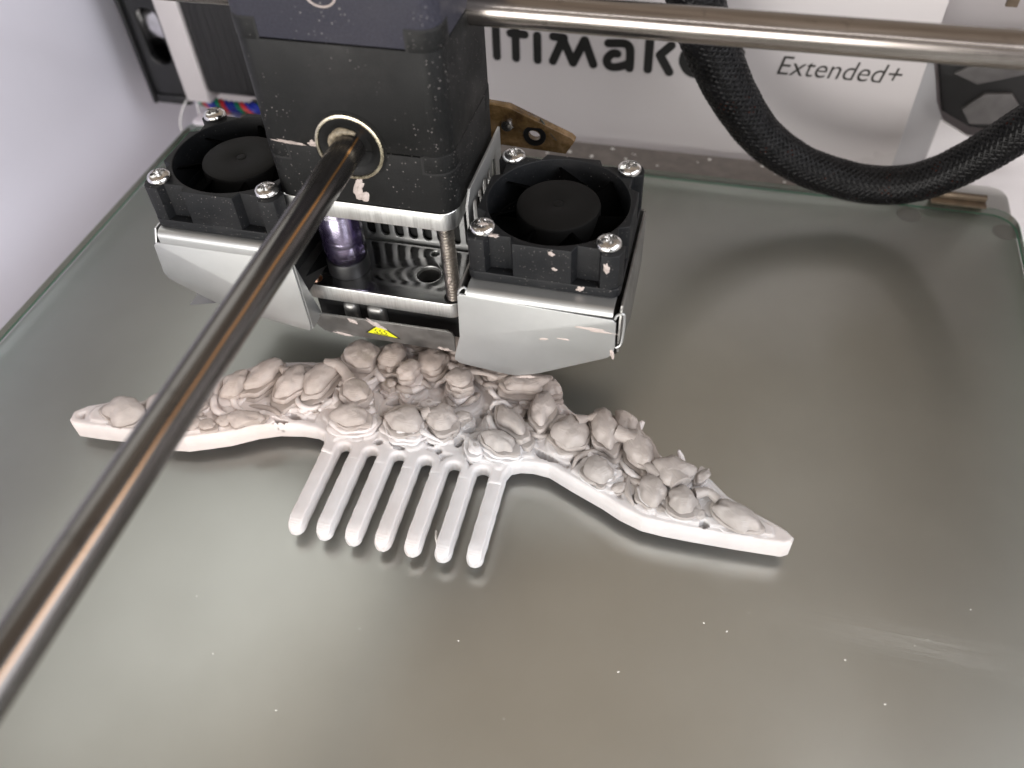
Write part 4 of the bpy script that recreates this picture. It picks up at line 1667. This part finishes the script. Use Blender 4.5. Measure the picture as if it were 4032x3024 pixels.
stroke("letter_u", [[(-46, 33.2), (-46, 26.6)] + arc(-41.5, 26.4, 4.5, 4.4, 180, 360, 14) + [(-37, 33.2)]], SW)
stroke("letter_l", [[(-30.3, 22.0), (-30.2, 33.6)]], SW)
stroke("letter_t", [[(-24.2, 22.0), (-24.1, 32.4)], [(-25.7, 29.8), (-21.3, 29.7)]], SW)
stroke("letter_i", [[(-17.4, 22.0), (-17.4, 29.7)], [(-17.4, 33.3), (-17.4, 33.6)]], SW)
stroke("letter_m", [[(-12.6, 22.1), (-9.5, 29.3)], [(-9.5, 29.3), (-6.3, 22.1)], [(-6.3, 22.1), (-3.0, 29.4)], [(-2.9, 29.5), (-0.1, 22.2)], [(-12.4, 29.9), (-9.2, 29.7)]], SW)
stroke("letter_a", [sm([(4.2, 29.2), (8.4, 29.5), (9.9, 29.1), (10.7, 27.8), (10.9, 25.1), (10.9, 22.0)]),
                    sm([(7.0, 26.2), (5.7, 26.2), (4.4, 25.0), (4.0, 23.5), (4.8, 22.2), (6.3, 21.9), (8.3, 22.4), (10.5, 23.4)])], SW)
stroke("letter_k", [[(16.3, 33.2), (16.4, 22.1)], [(22.6, 30.1), (19.6, 26.9)], [(19.6, 26.9), (22.8, 21.9)]], SW)
stroke("letter_e", [[(33.1, 26.0), (27.2, 25.8)], sm([(33.0, 26.2), (31.6, 28.8), (29.1, 29.5), (27.1, 28.4), (26.5, 25.8), (27.6, 23.5), (29.4, 22.2), (32.1, 22.1)])], SW)
stroke("letter_r", [[(38.6, 29.7), (38.6, 22.1)], arc(41.8, 26.6, 3.2, 3.0, 180, 80, 10)], SW)

# ------------------------------------------------------------------ folded white cover beside the panel
cov = thing("corner_cover", (100, 126, -40), "folded white sheet cover between the panel and the right motor", "cover")
mb = MB()
fold = [(92.55, 119.3), (96.0, 122.5), (99.5, 126.0), (103.4, 128.5)]
zb = -60
zt_ = [32.5, 24.5, 15.5, 8.8]
v = [(x, y, zb) for x, y in fold] + [(x, y, z) for (x, y), z in zip(fold, zt_)]
v += [(x + 0.7, y + 0.9, zb) for x, y in fold] + [(x + 0.7, y + 0.9, z) for (x, y), z in zip(fold, zt_)]
f = [(i, i + 1, 5 + i, 4 + i) for i in range(3)] + [(9 + i, 8 + i, 12 + i, 13 + i) for i in range(3)]
f += [(4 + i, 5 + i, 13 + i, 12 + i) for i in range(3)] + [(0, 4, 12, 8), (3, 11, 15, 7)]
mb.add(v, f)
mb.build("fold_sheet", "cover_white_shaded", cov, angle=60)
mb = MB()
zz = [8.8, 4.2, 4.0]
xx = [103.5, 112.6, 150.5]
v = [(x, 128.5, zb) for x in xx] + [(x, 128.5, z) for x, z in zip(xx, zz)] + [(x, 129.6, zb) for x in xx] + [(x, 129.6, z) for x, z in zip(xx, zz)]
f = [(0, 1, 4, 3), (1, 2, 5, 4), (7, 6, 9, 10), (8, 7, 10, 11), (3, 4, 10, 9), (4, 5, 11, 10)]
mb.add(v, f)
mb.build("front_sheet", "bright_wall", cov)
mb = MB()
v, f = g_box(108.0, 126.0, 44, 111.0, 127.2, 92)
mb.add(v, f)
bev(mb.build("cover_strip", "clip_metal", cov), 0.2)

# ------------------------------------------------------------------ right motor
rm = thing("stepper_motor", (126, 142, 4), "dark stepper motor with grey faceted face at the far right above the cable loop", "motor")
ro = [(97.2, 27.0), (103.6, 10.2), (113.0, 5.8), (150, 5.2), (150, 27.6), (112, 27.6), (98, 27.5)]
plate("motor_body", [ro], 131.0, 139.0, "motor_black", rm, fn=lambda u, w, t_: (u, t_, w), b=0.5)
plate("motor_flange", [[(103, 22.6), (108.5, 26.8), (118, 27.2), (150, 27.2), (150, 22.6), (121, 24), (110, 20)]], 129.8, 131.1, "motor_grey", rm, fn=lambda u, w, t_: (u, t_, w), b=0.25)
plate("motor_boss", [[(108.6, 12.0), (113, 17.4), (120, 18.2), (124, 14), (121, 8.4), (112, 7.6)]], 129.6, 131.1, "motor_grey", rm, fn=lambda u, w, t_: (u, t_, w), b=0.25)

# ------------------------------------------------------------------ left motor
lm = thing("stepper_motor", (-122, 128, 1), "black stepper motor with white end plate behind the left fan", "motor")
plate("mount_bracket", [rrect(-151.2, 0.6, -138.4, 60, 2.5, 5), rrect(-147.6, 14.0, -140.0, 33.0, 3.4, 6)], 108.0, 111.0, "bracket_black", lm,
      fn=lambda u, w, t_: (u, t_, w), b=0.4)
box("mount_side", (-152.6, 106.6, -0.4), (-151.0, 150, 60), "bracket_black", lm, 0.5)
box("mount_foot", (-151.0, 107.0, -0.2), (-138, 150, 3.2), "bracket_black", lm, 0.8)
box("mount_back", (-151.0, 131, 4.0), (-138.5, 133, 60), "black_gap", lm, 0.3)
mb = MB()
mb.add(*g_lathe([(2.5, -151), (9.0, -150.8), (9.3, -150), (9.3, -141), (8.5, -140.6), (2.5, -140.5)], (0, 119.2, 25.5), 0, 40))
mb.build("motor_pulley", "coupler_core", lm)
plate("end_plate", [rrect(106.0, 1.8, 148, 60, 1.5, 4)], -138.0, -129.6, "back_wall", lm, fn=lambda u, w, t_: (t_, u, w), b=0.4)
mb = MB()
mb.add(*g_box(-130.3, 107.0, 5.0, -92, 147, 60))
body = mb.build("motor_body", "motor_black", lm)
bev(body, 2.2, 3)
for i in range(14):
    bev(box("lamination", (-128.6 + i * 2.6, 106.93, 8), (-126.7 + i * 2.6, 107.2, 58), "motor_black", body), 0.15, 1)

# wires below the left motor
wires = thing("twisted_wires", (-122, 116, 1), "twisted blue red and green wires under the left motor", "wires")
base = catmull([(-142, 113.5, 0.8), (-134, 112.5, -1.2), (-126, 111.5, -1.6), (-118, 111.0, -1.0), (-108, 111.5, 0.4), (-98, 113, 3)], 14)
fr = frames(base)
for k, m_ in enumerate(("wire_blue", "wire_red", "wire_green", "wire_blue")):
    pp = []
    for i, (p, (a, b)) in enumerate(zip(base, fr)):
        th = i * 0.42 + k * math.pi / 2
        pp.append(p + 1.35 * (math.cos(th) * a + math.sin(th) * b))
    mb = MB()
    mb.add(*g_tube(pp, 0.85, 8))
    mb.build("wire", m_, wires)
plug = box("cable_sheath", (-120.5, 113.5, -7.5), (-108, 118, -1.0), "wire_white", wires, 1.2)

fil = thing("filament_loop", (-136, 104, 0), "thin clear plastic strand looping by the far left glass corner", "plastic strand")
for pts in ([(-138.5, 108, 3.0), (-140.8, 105, -1), (-141.8, 102.5, -6), (-139.6, 101.5, -12), (-136.8, 101.2, -14)],
            [(-135.3, 107.5, 3.5), (-134.8, 105.5, -2), (-133.8, 103.0, -8), (-131.0, 103.0, -10)]):
    mb = MB()
    mb.add(*g_tube(catmull(pts, 10), 0.42, 8))
    mb.build("strand", "clear_filament", fil)

# ------------------------------------------------------------------ braided cable
cab = thing("braided_cable", (72, 85, 10), "black braided cable sleeve hanging in a loop over the glass", "cable")
cpath = catmull([(8, 76, 118), (16, 80, 92), (25.2, 83, 71), (30.4, 84, 56.5), (35.6, 85, 45.5), (42.0, 85.5, 34.4), (51.2, 86, 23.2), (62.0, 86.3, 16.2), (72, 86.5, 13.0),
                 (81.0, 86.5, 11.8), (90, 86.2, 13.2), (97.5, 85.6, 17.6), (104.5, 84.5, 25.2), (111.0, 83, 34.5), (118, 81, 46), (128, 79, 62)], 12)
RC = 5.0
mb = MB()
rad = np.array([RC - 0.45 + 1.6 * min(1, max(0, (p[2] - 16) / 30)) * (1 if p[0] < 60 else 0.15) for p in cpath])
mb.add(*g_tube(cpath, rad, 20))
mb.build("wire_core", "cable_core", cab)
# resample for the braid
cp = np.array(cpath)
seg = np.r_[0, np.cumsum(np.linalg.norm(np.diff(cp, axis=0), axis=1))]
ss = np.arange(0, seg[-1], 0.75)
cp2 = [np.array([np.interp(s, seg, cp[:, i]) for i in range(3)]) for s in ss]
fr = frames(cp2)
mb = MB()
NS = 18
pitch = 30.0
for hand in (1, -1):
    for k in range(NS):
        v, f = [], []
        for i, (p, (a, b)) in enumerate(zip(cp2, fr)):
            ph = 2 * math.pi * k / NS + hand * 2 * math.pi * ss[i] / pitch
            wv = 0.17 * math.sin((ss[i] / pitch * 2 * NS + (0 if hand == 1 else 1)) * math.pi)
            rr = RC + wv + 1.6 * min(1, max(0, (p[2] - 16) / 30)) * (1 if p[0] < 60 else 0.15)
            for dd, dr in ((-0.115, -0.10), (0, 0.13), (0.115, -0.10)):
                t_ = ph + dd
                v.append(tuple(p + (rr + dr) * (math.cos(t_) * a + math.sin(t_) * b)))
        for i in range(len(cp2) - 1):
            f += [(i * 3, i * 3 + 1, i * 3 + 4, i * 3 + 3), (i * 3 + 1, i * 3 + 2, i * 3 + 5, i * 3 + 4)]
        mb.add(v, f)
br = mb.build("braid", "braid_strand", cab, angle=80, recalc=False)
br["kind"] = "stuff"
